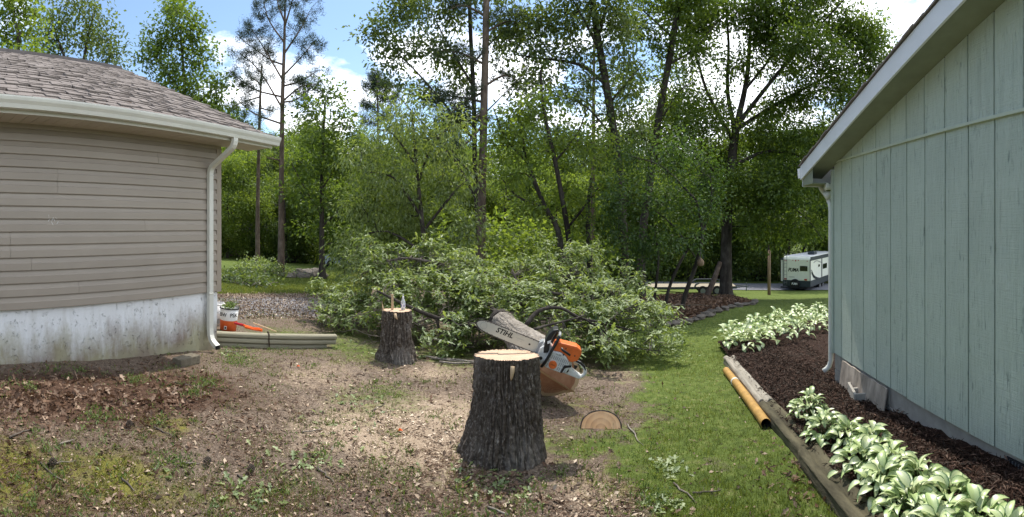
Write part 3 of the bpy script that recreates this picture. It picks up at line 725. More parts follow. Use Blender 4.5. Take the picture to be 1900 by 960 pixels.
def curvy(a, b, n, amp, rng, sag=0):
    a = np.array(a, float); b = np.array(b, float); L = np.linalg.norm(b-a); out = []
    for i in range(n+1):
        t = i/n; p = a*(1-t)+b*t
        if 0 < i < n: p = p+rng.normal(size=3)*amp*L
        p[2] -= sag*L*4*t*(1-t)*-1 if sag else 0
        out.append(p)
    return out
def smooth_pts(pts, k=3):
    """Catmull-Rom resample"""
    P0 = [np.array(p, float) for p in pts]
    if len(P0) < 3: return P0
    Q = [2*P0[0]-P0[1]]+P0+[2*P0[-1]-P0[-2]]; out = []
    for i in range(1, len(Q)-2):
        for j in range(k):
            t = j/k; a, b, c, d = Q[i-1:i+3]
            out.append(.5*((2*b)+(-a+c)*t+(2*a-5*b+4*c-d)*t*t+(-a+3*b-3*c+d)*t**3))
    out.append(Q[-2]); return out
def pxpath(pts, rho, seed=0, dj=0):
    rs = random.Random(seed); r = rho; out = []
    for i, p in enumerate(pts):
        rr = p[2] if len(p) > 2 else rho+(rs.uniform(-dj, dj)*i/len(pts))
        out.append(P(p[0], p[1], rr))
    return smooth_pts(out)
def tree(name, label, cat, rho, trunk, r0, r1, limbs, lobes, leafm='leaf_oak', bark='bark_dark', per=46, sig_=.34, ln=.2, wd=.11, dens=1.0, kind='diamond', droop=.3,
         seed=1, group=None, depth=1.0, twig=True, extra_trunks=(), flat=.75, dj=1.5, surf=.5):
    rng = np.random.default_rng(seed); W = Wood()
    tp = pxpath(trunk, rho); base = tp[0].copy(); base[2] = TZ(base[0], base[1]); 
    root = thing(name, label, cat, base, 0, group)
    tp = [p-base for p in tp]; tp[0][2] = -.25
    n = len(tp); rr = [r0+(r1-r0)*(i/(n-1))**.8 for i in range(n)]; rr[0] *= 1.45; 
    if n > 2: rr[1] = rr[1]*1.05
    W.mb.tube(tp, rr, 10, cap=False)
    for i in range(n//4, n): W.nodes.append((tp[i], rr[i]))
    for (pts, a, b) in extra_trunks:
        q = [p-base for p in pxpath(pts, rho, seed, .4)]
        if pts[0][1] > 470: q[0][2] = min(q[0][2], TZ(*(q[0][:2]+base[:2]))-base[2]-.15)
        W.branch(q, a, b, 8)
    for k, (pts, a, b) in enumerate(limbs):
        q = [p-base for p in pxpath(pts, rho, seed*31+k, dj)]; W.branch(q, a, b, 7)
    # lobes
    clumps = []
    sc = rho/F
    for k, lb in enumerate(lobes):
        cx, cy, rx, ry = lb[:4]; dd = lb[4] if len(lb) > 4 else rng.uniform(-1, 1)*depth; de = lb[5] if len(lb) > 5 else 1.0
        c = P(cx, cy, rho+dd)-base; ax = rx*sc; az_ = ry*sc; ay = (ax+az_)*.5
        nc = max(4, int(dens*de*14*(ax*az_)/(sig_*sig_*12)))
        u = unit(nc, rng)*(rng.uniform(0, 1, nc)**surf)[:, None]
        pts = c+u*np.array((ax, ay, az_))
        q, r = W.near(c)
        W.branch(curvy(q, c, 4, .06, rng), min(r*.6, .02+.012*np.linalg.norm(c-q)), .015, 5)
        for p in pts:
            q, r = W.near(p, False)
            if twig:
                W.mb.tube(curvy(q, p, 2, .08, rng), [min(r*.7, .022), .008, .004], 3, cap=False)
                if rng.uniform() < .35: W.nodes.append((p*.6+q*.4, .012))
        clumps.append(pts)
    clumps = np.concatenate(clumps)
    W.mb.build('trunk', M[bark], root, smooth=True)
    link('crown', crown_mesh('crown', clumps, M[leafm], per, sig_, ln, wd, kind, droop, rng, flat=flat), root)
    return root
def pine(name, label, rho, trunk, r0, r1, branches, seed=1, tuft=.34, per=80, group=None, tdens=1.3, stubs=0, nw=.02, bark='bark_pine'):
    rng = np.random.default_rng(seed); W = Wood()
    tp = pxpath(trunk, rho); base = tp[0].copy(); base[2] = TZ(base[0], base[1]); root = thing(name, label, 'pine tree', base, 0, group)
    tp = [p-base for p in tp]; tp[0][2] = -.25; n = len(tp); rr = [r0+(r1-r0)*i/(n-1) for i in range(n)]; rr[0] *= 1.3
    W.mb.tube(tp, rr, 10, cap=False)
    cl = []
    for k, b in enumerate(branches):
        pts = b[0]; nt = b[1]
        d0 = rng.uniform(-1, 1)*1.6
        q = [P(p[0], p[1], rho+d0*i/max(1, len(pts)-1))-base for i, p in enumerate(pts)]
        q = smooth_pts(q, 3) if len(q) > 2 else curvy(q[0], q[1], 4, .04, rng)
        L = len(q); W.branch(q, min(.055, r0*.35), .012, 5)
        for j in range(int(nt*tdens)):
            t = rng.uniform(.35, 1.0); i = min(int(t*(L-1)), L-2); c = q[i]*(1-(t*(L-1)-i))+q[i+1]*(t*(L-1)-i)
            e = c+unit(1, rng)[0]*np.array((.55, .55, .4))*rng.uniform(.4, 1.5); e[2] += .1
            W.mb.tube([c, (c+e)/2+rng.normal(size=3)*.04, e], [.012, .008, .005], 3, cap=False)
            cl.append(e)
    for k in range(stubs):
        i = rng.integers(n//3, n-1); a = tp[i]; d = unit(1, rng)[0]; d[2] = abs(d[2])*.3; W.mb.tube([a, a+d*rng.uniform(.3, .9)], [.02, .006], 4, cap=False)
    W.mb.build('trunk', M[bark], root, smooth=True)
    cl = np.array(cl)
    tot = len(cl)*per; C = np.repeat(cl, per, 0)+rng.normal(size=(tot, 3))*tuft*.35
    d = unit(tot, rng); d[:, 2] += .25; d /= np.linalg.norm(d, axis=1)[:, None]
    V, Fc, K = leaf_arrays(C, d, unit(tot, rng), tuft*rng.uniform(.4, .8, tot), np.full(tot, nw), 'needle')
    link('crown', npmesh('crown', V, Fc, M['needle'], dict(rnd=np.repeat(rng.uniform(0, 1, tot), K))), root)
    return root
def copy_tree(o, parent=None):
    c = o.copy(); COL.objects.link(c)
    if parent: c.parent = parent
    for ch in list(o.children): copy_tree(ch, c)
    return c

# ------------------------------------------------------------------ the trees one can tell apart
def trees():
    tree('oak_tree', 'large spreading oak with thick dark trunk in the mulch island', 'oak tree', 27,
         [(1347, 556), (1347, 500), (1348, 440), (1351, 380), (1358, 300), (1366, 232)], .40, .24,
         [([(1366, 236), (1385, 150), (1392, 60), (1400, -70)], .2, .06), ([(1364, 240), (1350, 170), (1352, 80), (1343, -30)], .16, .05), ([(1368, 232), (1440, 140), (1510, 60), (1575, -10)], .15, .03),
          ([(1360, 262), (1312, 170), (1290, 100), (1252, 20)], .13, .03), ([(1367, 240), (1430, 200), (1520, 150), (1610, 110)], .14, .03), ([(1353, 350), (1300, 290), (1235, 250)], .1, .03),
          ([(1356, 310), (1430, 280), (1520, 300), (1600, 330)], .12, .03), ([(1349, 400), (1420, 360), (1490, 400), (1530, 450)], .1, .02), ([(1349, 395), (1300, 370), (1250, 400)], .08, .02),
          ([(1380, 170), (1440, 90), (1450, 10)], .09, .03)],
         [(1290, 40, 70, 45), (1390, 15, 80, 40), (1480, 40, 75, 45), (1575, 60, 65, 50), (1620, 110, 40, 35), (1450, 110, 60, 30), (1550, 155, 65, 35), (1345, 120, 35, 30, 0, .7), (1290, 190, 45, 28, 0, .7), (1320, 270, 75, 32), (1430, 270, 60, 30),
          (1520, 250, 65, 40), (1590, 250, 50, 45), (1460, 340, 80, 45), (1380, 360, 90, 45), (1290, 370, 80, 50), (1540, 340, 60, 50), (1500, 420, 55, 32), (1420, 420, 60, 28), (1240, 300, 40, 40), (1500, -30, 90, 40), (1380, -60, 90, 40), (1600, 180, 40, 40), (1245, 205, 55, 35), (1305, 225, 50, 34), (1440, 205, 55, 32), (1410, 245, 40, 22), (1560, 290, 60, 45), (1260, 130, 40, 30, 0, .7), (1500, 100, 60, 40), (1420, 70, 50, 30), (1620, 60, 40, 40), (1490, 185, 50, 26), (1390, 130, 30, 24, 0, .6), (1340, 190, 30, 26, 0, .6), (1345, 300, 60, 25), (1230, 260, 40, 30)],
         'leaf_oak', per=135, sig_=.46, ln=.215, wd=.125, dens=1.5, seed=12, depth=2.5, dj=2.5)
    tree('oak_tree', 'tall slender oak leaning right, left of the large spreading oak', 'oak tree', 23,
         [(1188, 570), (1192, 440), (1205, 340), (1222, 220), (1240, 120), (1254, 40), (1264, -40)], .23, .14,
         [([(1240, 120), (1290, 90), (1330, 40)], .07, .02), ([(1248, 70), (1205, 30), (1170, 0)], .06, .02), ([(1212, 290), (1180, 230), (1150, 200)], .05, .015), ([(1222, 230), (1260, 170), (1290, 150)], .05, .015)],
         [(1240, 5, 75, 40), (1180, 40, 40, 35, 0, .8), (1190, 140, 35, 28, 0, .7), (1280, 95, 40, 30, 0, .8), (1160, 220, 35, 30, 0, .7), (1215, 290, 40, 25, 0, .6), (1290, -20, 60, 40), (1160, 290, 40, 30, 0, .7), (1250, 200, 40, 30, 0, .6), (1150, 150, 35, 30, 0, .7), (1230, 90, 50, 30, 0, .6), (1185, 245, 35, 28, 0, .8), (1260, 240, 38, 28, 0, .8)], 'leaf_oak', per=105, sig_=.36, ln=.19, wd=.11, seed=21, dens=1.25)
    tree('oak_tree', 'tall forked oak with grey trunk behind the right end of the fallen crown', 'oak tree', 18,
         [(1162, 590), (1157, 450), (1150, 330), (1138, 240), (1120, 130), (1106, 50), (1095, -40)], .21, .12,
         [([(1128, 160), (1075, 120), (1000, 108), (950, 100)], .08, .02), ([(1112, 60), (1130, 0), (1150, -60)], .08, .04), ([(1116, 100), (1080, 30), (1050, -20)], .07, .02), ([(1132, 190), (1175, 140), (1200, 110)], .06, .015), ([(1142, 260), (1090, 200), (1050, 180)], .05, .015)],
         [(1050, 30, 60, 42), (1125, 20, 55, 40), (1000, 100, 55, 30, 0, .9), (1070, 105, 45, 30, 0, .8), (1165, 105, 35, 40, 0, .8), (1055, 185, 50, 30, 0, .7), (1120, 210, 35, 30, 0, .5), (960, 50, 45, 35, 0, .8), (1100, -50, 90, 40), (1000, 40, 50, 35), (1095, 150, 40, 35, 0, .7), (1150, 50, 40, 30, 0, .8), (990, 150, 45, 30, 0, .7), (1090, 270, 50, 35, 0, .7), (1150, 180, 35, 30, 0, .7), (1030, 245, 50, 30, 0, .8), (1175, 245, 35, 30, 0, .8), (980, 200, 40, 30, 0, .8)], 'leaf_grey', per=66, sig_=.3, ln=.19, wd=.10, seed=23, dens=1.3)
    pine('pine_tree', 'thin pine trunk standing between the forked oak and the tall brown pine', 29, [(1100, 545), (1100, 400), (1101, 250), (1102, 120), (1103, 40)], .16, .06,
         [([(1101, 200), (1070, 180), (1050, 190)], 7), ([(1101, 230), (1135, 215)], 6), ([(1102, 150), (1080, 130), (1060, 135)], 6), ([(1102, 120), (1130, 95)], 6), ([(1101, 280), (1075, 270)], 5), ([(1101, 300), (1130, 290)], 4)], 31, per=55)
    tree('oak_tree', 'dark crooked multi stemmed tree right of the tall brown pine', 'tree', 15.5,
         [(1044, 600), (1042, 500), (1036, 430), (1012, 385), (978, 300), (962, 215)], .15, .05,
         [([(978, 300), (940, 260), (915, 200)], .045, .015), ([(1012, 385), (960, 365), (930, 330)], .05, .015), ([(1030, 300), (1070, 250), (1090, 200)], .04, .012), ([(1056, 420), (1095, 370), (1120, 330)], .05, .015)],
         [(955, 230, 50, 40), (1010, 190, 45, 45), (1010, 280, 55, 40), (1075, 260, 50, 45), (960, 320, 45, 38), (1050, 350, 55, 38), (1110, 350, 45, 45), (990, 390, 45, 28, 0, .5), (1090, 420, 40, 28, 0, .6), (920, 270, 35, 40), (1130, 270, 35, 40)], 'leaf_light', per=58, sig_=.27, ln=.15, wd=.085, seed=25, dens=.95,
         extra_trunks=(([(1054, 600), (1056, 480), (1052, 420), (1030, 300), (1008, 200), (1003, 130)], .13, .04), ([(1098, 600), (1094, 480), (1090, 400), (1097, 330)], .12, .05)))
    tree('oak_tree', 'slender oak with drooping sparse branches left of the tall brown pine', 'oak tree', 19.5,
         [(888, 575), (887, 430), (881, 300), (879, 180), (873, 60), (870, -40)], .13, .08,
         [([(884, 370), (845, 300), (800, 245), (735, 175)], .07, .015), ([(880, 260), (830, 200), (760, 120), (690, 60)], .07, .015), ([(878, 160), (830, 80), (800, 20)], .06, .015), ([(882, 330), (840, 290), (800, 300)], .04, .012), ([(876, 120), (920, 70), (970, 30)], .05, .015), ([(880, 230), (920, 190), (960, 150)], .04, .012)],
         [(700, 55, 38, 28), (750, 20, 55, 32), (830, 15, 55, 38), (735, 105, 45, 26), (800, 90, 50, 34), (850, 130, 45, 34), (715, 165, 32, 20, 0, .8), (790, 170, 48, 24), (850, 210, 45, 26, 0, .8), (940, 60, 50, 40, 0, .8), (950, 140, 40, 30, 0, .6), (810, 250, 48, 24, 0, .8), (740, 225, 34, 20, 0, .7), (900, -30, 90, 30), (780, -20, 60, 25)], 'leaf_grey', per=64, sig_=.3, ln=.19, wd=.11, seed=27, dj=1.5, dens=1.25)
    pine('pine_tree', 'tall brown pine trunk rising through the middle of the picture', 17.5, [(893, 575), (893, 480), (894, 380), (898, 200), (901, 80), (903, -60)], .185, .12,
         [([(899, 170), (860, 190), (820, 225)], 16), ([(899, 190), (850, 180), (790, 175)], 14), ([(898, 210), (870, 225), (835, 245)], 10), ([(900, 120), (860, 100), (830, 95)], 10), ([(899, 160), (935, 140), (960, 150)], 8), ([(901, 60), (940, 40), (965, 45)], 8), ([(898, 230), (860, 270), (800, 290)], 8), ([(902, 30), (860, 10), (830, 20)], 8)], 33, per=90, stubs=7)
    tree('willow_oak_tree', 'pale drooping willowy tree behind the bare stump', 'tree', 13.5,
         [(800, 620), (792, 500), (782, 400), (772, 300), (765, 210)], .11, .03,
         [([(780, 400), (730, 330), (680, 320)], .05, .012), ([(785, 430), (840, 360), (870, 330)], .05, .012), ([(776, 340), (800, 270), (830, 240)], .04, .012), ([(788, 470), (720, 430), (660, 440)], .05, .012), ([(774, 310), (730, 250), (700, 240)], .04, .012), ([(790, 480), (850, 440), (880, 450)], .04, .012)],
         [(762, 210, 45, 32), (715, 250, 48, 36), (815, 250, 48, 38), (665, 310, 38, 42), (730, 320, 62, 45), (830, 335, 52, 48), (675, 390, 48, 45), (760, 400, 68, 50), (850, 420, 40, 48), (650, 460, 36, 42), (720, 480, 60, 40), (800, 490, 55, 36), (640, 520, 26, 26)],
         'leaf_willow', per=76, sig_=.25, ln=.15, wd=.048, seed=29, dens=1.3, droop=.9, depth=.8, flat=1.0)
    tree('maple_tree', 'bright green leafy tree between the tall left pine and the willowy tree', 'tree', 22.5,
         [(598, 530), (597, 420), (598, 300), (603, 190)], .17, .05,
         [([(597, 400), (560, 340), (540, 300)], .06, .015), ([(598, 350), (635, 290), (650, 250)], .05, .015), ([(598, 420), (640, 380), (660, 350)], .05, .015)],
         [(610, 175, 38, 26), (580, 220, 38, 34), (632, 235, 36, 38), (560, 290, 36, 36), (610, 300, 48, 36), (560, 360, 45, 36), (620, 380, 48, 40), (650, 310, 30, 40), (590, 425, 45, 28), (640, 440, 35, 30)], 'leaf_oak', per=58, sig_=.32, ln=.2, wd=.13, seed=35)
    pine('pine_tree', 'tall airy pine with straight grey trunk right of the beige house', 22.8, [(521, 516), (522, 430), (522, 350), (524, 190), (527, 100), (529, 10)], .19, .05,
         [([(523, 200), (480, 130), (440, 95)], 17), ([(524, 180), (470, 165), (425, 130)], 15), ([(525, 150), (490, 90), (465, 50)], 17), ([(526, 140), (555, 110), (585, 75)], 16), ([(527, 100), (560, 50), (575, 20)], 14), ([(528, 80), (500, 40), (490, 5)], 14), ([(525, 160), (560, 150), (590, 130)], 13),
          ([(523, 230), (470, 210), (430, 175)], 12), ([(522, 260), (480, 245), (445, 250)], 9), ([(523, 190), (550, 185), (580, 160)], 7), ([(528, 50), (540, 10), (545, -10)], 12), ([(528, 40), (515, 5), (520, -15)], 12), ([(522, 190), (560, 160), (600, 158)], 8), ([(522, 300), (490, 290)], 3), ([(526, 120), (500, 110), (450, 75)], 12)], 37, per=85, stubs=8, nw=.022)
    pine('pine_tree', 'thinner ivy wrapped pine beside the downspout of the beige house', 27, [(478, 500), (478, 400), (480, 280), (483, 180), (486, 120)], .15, .05,
         [([(482, 180), (450, 190), (430, 200)], 8), ([(482, 200), (510, 210)], 7), ([(480, 240), (450, 260), (430, 250)], 8), ([(484, 160), (460, 140)], 7), ([(480, 270), (510, 270)], 6)], 39, per=70)
    tree('maple_tree', 'dark green tree standing behind the peak of the beige house', 'tree', 24,
         [(352, 500), (348, 350), (345, 200), (335, 60)], .22, .06, [([(345, 220), (390, 170), (420, 160)], .08, .02), ([(343, 180), (300, 120), (280, 90)], .07, .02), ([(347, 300), (400, 250), (430, 240)], .07, .02)],
         [(325, 18, 32, 26), (298, 75, 34, 30), (360, 65, 32, 34), (312, 120, 40, 30), (375, 115, 34, 34), (340, 170, 48, 28), (400, 170, 32, 40), (425, 225, 24, 30), (385, 225, 40, 30), (275, 110, 20, 18), (330, 45, 40, 40)], 'leaf_oak', per=62, sig_=.32, ln=.2, wd=.13, seed=41, dens=1.1)
    tree('maple_tree', 'yellow green tree top above the left end of the shingle roof', 'tree', 14.5, [(20, 560), (25, 300), (35, 60)], .18, .06, [([(25, 250), (-30, 120)], .06, .02)],
         [(25, 10, 50, 35), (65, 25, 28, 28), (10, 65, 50, 35), (60, 70, 26, 26), (-50, 40, 50, 50), (30, -30, 50, 30), (40, 100, 45, 30)], 'leaf_light', per=62, sig_=.26, ln=.15, wd=.10, seed=43)
    tree('oak_tree', 'grey green oak top behind the shingle roof of the beige house', 'oak tree', 19, [(150, 520), (150, 300), (145, 120)], .22, .08, [([(148, 200), (200, 110), (215, 90)], .08, .02), ([(148, 180), (110, 80), (90, 20)], .08, .02), ([(147, 160), (165, 60), (180, 10)], .08, .02)],
         [(120, 40, 45, 35), (175, 25, 35, 28), (155, 75, 50, 34), (200, 70, 24, 30), (110, 100, 45, 30), (190, 110, 36, 22), (135, -10, 50, 28), (85, 60, 30, 40), (212, 105, 18, 14)], 'leaf_grey', per=60, sig_=.3, ln=.18, wd=.09, seed=45)
    pine('pine_tree', 'dark distant pine top in the gap of blue sky', 42, [(702, 500), (702, 300), (700, 150)], .2, .06,
         [([(701, 170), (685, 165)], 12), ([(701, 165), (720, 160)], 12), ([(701, 190), (735, 180)], 12), ([(701, 200), (680, 195)], 10), ([(700, 160), (700, 140)], 12), ([(701, 220), (730, 215)], 8), ([(701, 230), (675, 225)], 8)], 47, tuft=.6, per=70, nw=.05)
    # dense evergreen over the mulch island
    tree('holly_tree', 'dense dark evergreen tree leaning left over the mulch island', 'evergreen tree', 14.5,
         [(1262, 592), (1272, 545), (1292, 490), (1304, 430), (1290, 370)], .085, .05,
         [([(1304, 430), (1320, 380), (1318, 320)], .04, .012), ([(1292, 480), (1250, 420), (1200, 380)], .04, .012), ([(1290, 370), (1230, 310), (1170, 290)], .04, .012)],
         [(1175, 300, 45, 38), (1240, 280, 50, 36), (1300, 315, 42, 40), (1165, 375, 45, 42), (1235, 365, 58, 45), (1305, 390, 40, 38), (1190, 440, 50, 36), (1260, 445, 55, 28), (1150, 440, 36, 36), (1210, 480, 40, 24, 0, .6), (1320, 350, 30, 40)], 'leaf_dark', per=66, sig_=.23, ln=.12, wd=.065, seed=51, dens=1.15,
         extra_trunks=(([(1232, 592), (1240, 540), (1258, 495), (1275, 465), (1290, 440)], .06, .03), ([(1212, 590), (1216, 540), (1222, 480), (1215, 430)], .05, .025)))
trees()
print('trees done')

# ------------------------------------------------------------------ the woods behind
def woods():
    rng = np.random.default_rng(77)
    def variant(seed, h, cw, leafm, c0=.22, ln=.25, per=80, dens=1.0, bark='bark_dark'):
        r = np.random.default_rng(seed); W = Wood(); root = thing('forest_tree', 'x', 'tree', (0, 0, 0))
        lean = r.normal(size=2)*.03*h
        tp = [np.array((lean[0]*t*t, lean[1]*t*t, -.3+h*.92*t)) for t in np.linspace(0, 1, 7)]
        W.branch(tp, .22, .05, 7); cl = []
        nl = 13
        for k in range(nl):
            t = c0+(1-c0)*(k+.5)/nl; a = r.uniform(0, 2*pi); w = cw*math.sin(pi*min(1, (1-t)*.85+.22))*.55
            c = np.array((cos(a)*w, sin(a)*w, h*t)); q, rr = W.near(c); W.branch(curvy(q, c, 3, .06, r), .07, .02, 5)
            R = np.array((cw*.30, cw*.30, h*.085)); n = int(18*dens); u = unit(n, r)*(r.uniform(0, 1, n)**.5)[:, None]
            pts = c+u*R
            for p in pts:
                W.mb.tube([c, p], [.02, .006], 3, cap=False)
            cl.append(pts)
        W.mb.build('trunk', M[bark], root, smooth=True)
        link('crown', crown_mesh('crown', np.concatenate(cl), M[leafm], per, .5, ln, ln*.62, 'diamond', .3, r, flat=.8), root); return root
    base = [variant(1, 13, 7.5, 'leaf_oak', dens=1.1), variant(2, 12, 7, 'leaf_light', .1, dens=1.1), variant(3, 15, 7, 'leaf_dark', .3), variant(4, 8.5, 6, 'leaf_light', .08, .22), variant(5, 14, 8, 'leaf_oak', .12, dens=1.2)]
    bush = []
    for s, lm in ((1, 'leaf_oak'), (2, 'leaf_light'), (3, 'leaf_dark')):
        r = np.random.default_rng(s+90); root = thing('forest_bush', 'x', 'bush', (0, 0, 0)); W = Wood(); cl = []
        for k in range(26):
            a = r.uniform(0, 2*pi); e = r.uniform(.1, 1); p = np.array((cos(a)*1.5*e, sin(a)*1.5*e, r.uniform(.3, 2.3))); W.mb.tube(curvy((p[0]*.1, p[1]*.1, -.1), p, 3, .05, r), [.03, .02, .012, .006], 4, cap=False); cl.append(p)
        W.mb.build('trunk', M['bark_dark'], root); link('crown', crown_mesh('crown', np.array(cl), M[lm], 60, .42, .19, .11, 'diamond', .2, r), root); bush.append(root)
    used = set()
    def put(src, x, y, sc, rz, label, group):
        o = src if id(src) not in used else copy_tree(src)
        if id(src) not in used: used.add(id(src))
        o.location = (x, y, float(TZ(x, y))-.05); o.rotation_euler = (0, 0, rz); o.scale = (sc, sc, sc*1.0); o['label'] = label; o['group'] = group; return o
    T1 = 'leafy tree in the dense woods behind the beige house and gravel drive'
    T2 = 'leafy tree in the dense woods beyond the fallen crown'
    T3 = 'leafy tree in the dense woods across the street behind the camper'
    n = 0
    for row, (r0, r1, cnt, sc) in enumerate(((35, 40, 15, .85), (47, 53, 30, 1.0), (60, 70, 30, 1.32))):
        for k in range(cnt):
            a = radians(-44+88*(k+rng.uniform(.2, .8))/cnt); rho = rng.uniform(r0, r1)
            deg = math.degrees(a)
            if row == 0 and deg > 8: continue
            if row == 0 and -34 < deg < -23 and rng.uniform() < .35: continue
            x, y = rho*sin(a), rho*cos(a)
            v = base[[0, 1, 4, 3, 2, 1, 3, 4][rng.integers(8)]]
            hue = {0: 'mid green', 1: 'bright green', 2: 'dark green', 3: 'low pale green', 4: 'broad mid green'}[base.index(v)]
            pxs = a*F+HX
            sect = next(t for lim, t in ((395, 'behind the wall of the beige house'), (470, 'just right of the white downspout'), (520, 'between the two left pines'), (560, 'right of the tall airy pine'), (620, 'behind the bright green maple'), (700, 'left of the willowy tree'), (790, 'behind the willowy tree'), (880, 'behind the drooping slender oak'), (960, 'behind the tall brown pine'), (1030, 'left of the crooked multi stemmed tree'), (1100, 'behind the crooked multi stemmed tree'), (1170, 'behind the forked oak'), (1250, 'behind the evergreen over the mulch island'), (1340, 'behind the flatbed trailer'), (1420, 'right of the spreading oak'), (1480, 'behind the camper'), (1540, 'above the camper by the house corner'), (9999, 'behind the green house')) if pxs < lim)
            T1 = T2 = T3 = hue+' forest tree '+sect+', '+('front rank' if row == 0 else 'middle rank' if row == 1 else 'back rank')
            put(v, x, y, sc*rng.uniform(.82, 1.12), rng.uniform(0, 6.28), T1 if deg < -20 else (T2 if deg < 9 else T3), 'trees of the woods in the background'); n += 1
    for k in range(44):
        a = radians(-42+84*(k+rng.uniform(.1, .9))/44); rho = rng.uniform(40, 47) if math.degrees(a) < 10 else rng.uniform(46, 50)
        deg = math.degrees(a); pxs = a*F+HX; bsec = next(t for lim, t in ((395, 'behind the beige house'), (480, 'right of the white downspout'), (560, 'around the tall airy pine'), (700, 'behind the bright green maple'), (880, 'behind the willowy tree'), (960, 'behind the tall brown pine'), (1100, 'behind the crooked tree'), (1250, 'behind the dark evergreen'), (1340, 'behind the flatbed trailer'), (1440, 'between the oak and the camper'), (1540, 'behind the camper'), (9999, 'behind the green house')) if pxs < lim)
        bi = int(rng.integers(3)); put(bush[bi], rho*sin(a), rho*cos(a), rng.uniform(.9, 1.7), rng.uniform(0, 6.28), ('mid green', 'pale green', 'dark green')[bi]+' bush at the foot of the woods '+bsec+(', front' if rho < (43.5 if deg < 10 else 48) else ', rear'),
            'bushes at the foot of the woods')
    # near understory bushes: between the stems behind the fallen crown
    for (px, py, rho, s, lb) in ((985, 470, 17, 1.1, 'leafy shrub right of the tall brown pine behind the fallen crown'), (1105, 470, 17, 1.1, 'leafy shrub below the forked oak behind the fallen crown'), (930, 440, 24, 1.5, 'sunlit shrub seen past the tall brown pine'), (860, 470, 22, 1.4, 'leafy shrub between the willowy tree and the tall brown pine')):
        x, y = rho*sin((px-HX)/F), rho*cos((px-HX)/F); o = put(bush[rng.integers(2)], x, y, s, rng.uniform(0, 6), lb, 'shrubs behind the fallen crown')
woods()
def drop_unused():      # a kind of tree the loops above never drew must not stay at the origin
    for r in [o for o in bpy.data.objects if o.parent is None and o.get('label') == 'x']:
        for c in list(r.children): bpy.data.objects.remove(c)
        bpy.data.objects.remove(r)
drop_unused()
print('woods done')

# ------------------------------------------------------------------ stumps, felled trunk, slab
def ridge_noise(a, h, n, s):
    """furrowed bark: 1 on the ridges, 0 in the narrow branching furrows; periodic in the angle a"""
    n2 = n//2
    w = (vn(a/(2*pi)*10, h*3, s+5, 10)-.5)*1.3+(vn(a/(2*pi)*36, h*11, s+6, 36)-.5)*.5
    v = vn(np.mod(a/(2*pi)*n+w, n), h*2.6, s, n); g1 = np.exp(-((v-.5)/.11)**2)
    v = vn(np.mod(a/(2*pi)*n*1.0+w+.37*n2, n), h*5+7, s+2, n); g2 = np.exp(-((v-.5)/.09)**2)
    v3 = vn(a/(2*pi)*2*n, h*24, s+8, 2*n)
    return np.clip(1-np.maximum(g1, g2*.75)-.40*v3, 0, 1)
def stump(name, label, base, R, height, flare, lobes, seed, ridges, depth, tilt, mat, wob=.03, nseg=560, nh=170, topmat='wood_cut', lean=(0, 0)):
    root = thing(name, label, 'tree stump', base)
    a = np.linspace(0, 2*pi, nseg, endpoint=False); h = np.linspace(-.12, 1, nh)
    A, Hh = np.meshgrid(a, h)
    fl = np.clip(1-Hh, 0, 1.2); rb = R*(1+wob*np.sin(2*A+seed)+wob*.6*np.sin(3*A+1.3*seed))
    rad = rb+flare*fl**2.6*(.30+sum(am*np.clip(np.cos(A-an), 0, 1)**pw for an, am, pw in lobes))+.08*R*fl
    rn = ridge_noise(A, Hh*height, ridges, seed)
    bl = 1.0
    rad = rad+(rn-.62)*depth*(1+.5*fl)*bl+(vn(A*30/2/pi*6, Hh*height*70, seed+9, 180)-.5)*.006
    zt = Hh*height; X = rad*np.cos(A)+lean[0]*Hh; Y = rad*np.sin(A)+lean[1]*Hh
    Z = zt+np.where(Hh > 0, Hh, 0)*(-Y*math.tan(tilt))
    V = np.stack([X, Y, Z], -1).reshape(-1, 3); idx = np.arange(nh*nseg).reshape(nh, nseg); nx = np.roll(idx, -1, 1)
    q = np.stack([idx[:-1], nx[:-1], nx[1:], idx[1:]], -1).reshape(-1, 4)
    link('bark', npmesh('bark', V, q, M[mat], None, True), root)
    # cut face: a polar grid with saw marks and a shallow step
    nr = 24; t = np.linspace(0, 1, nr)[:, None]; xr = X[-1][None]-lean[0]; yr = Y[-1][None]-lean[1]
    X2 = xr*t+lean[0]; Y2 = yr*t+lean[1]
    Z2 = height-Y2*math.tan(tilt)+.001+.002*vn(X2*60+9, Y2*14+9, 4)-.012*sig((yr*t-.02-.25*xr*t)/.008)*(xr*t > -.08)*(t < .93)*.6
    idx = np.arange(nr*nseg).reshape(nr, nseg); nx = np.roll(idx, -1, 1)
    q = np.stack([idx[:-1], nx[:-1], nx[1:], idx[1:]], -1).reshape(-1, 4)
    link('cut_face', npmesh('cut_face', np.stack([X2, Y2, Z2], -1).reshape(-1, 3), q, M[topmat], None, True), root)
    return root
RHO_S = 3.80; SB = G(941, 812); SB = np.array((RHO_S*sin((941-HX)/F), RHO_S*cos((941-HX)/F), 0)); SB[2] = TZ(SB[0], SB[1])
S_TOP = EYE-(659-HY)/F*RHO_S; S_H = S_TOP-SB[2]
big = stump('tree_stump', 'wide freshly cut oak stump with deeply furrowed dark bark, chainsaw stuck in it', SB, .262, S_H, .10, [(radians(198), 1.2, 2.5), (radians(-75), .2, 4), (radians(250), .4, 5), (radians(120), .3, 5)], 3, 88, .034, radians(6), 'bark_stump')
b = MB(); b.tube([(.045, -.262, S_H-.012), (.043, -.272, S_H-.05), (.036, -.272, S_H-.10), (.033, -.27, S_H-.12)], [.020, .018, .012, .002], 8); b.build('bare_wood_strip', M['wood_sap'], big, smooth=True)
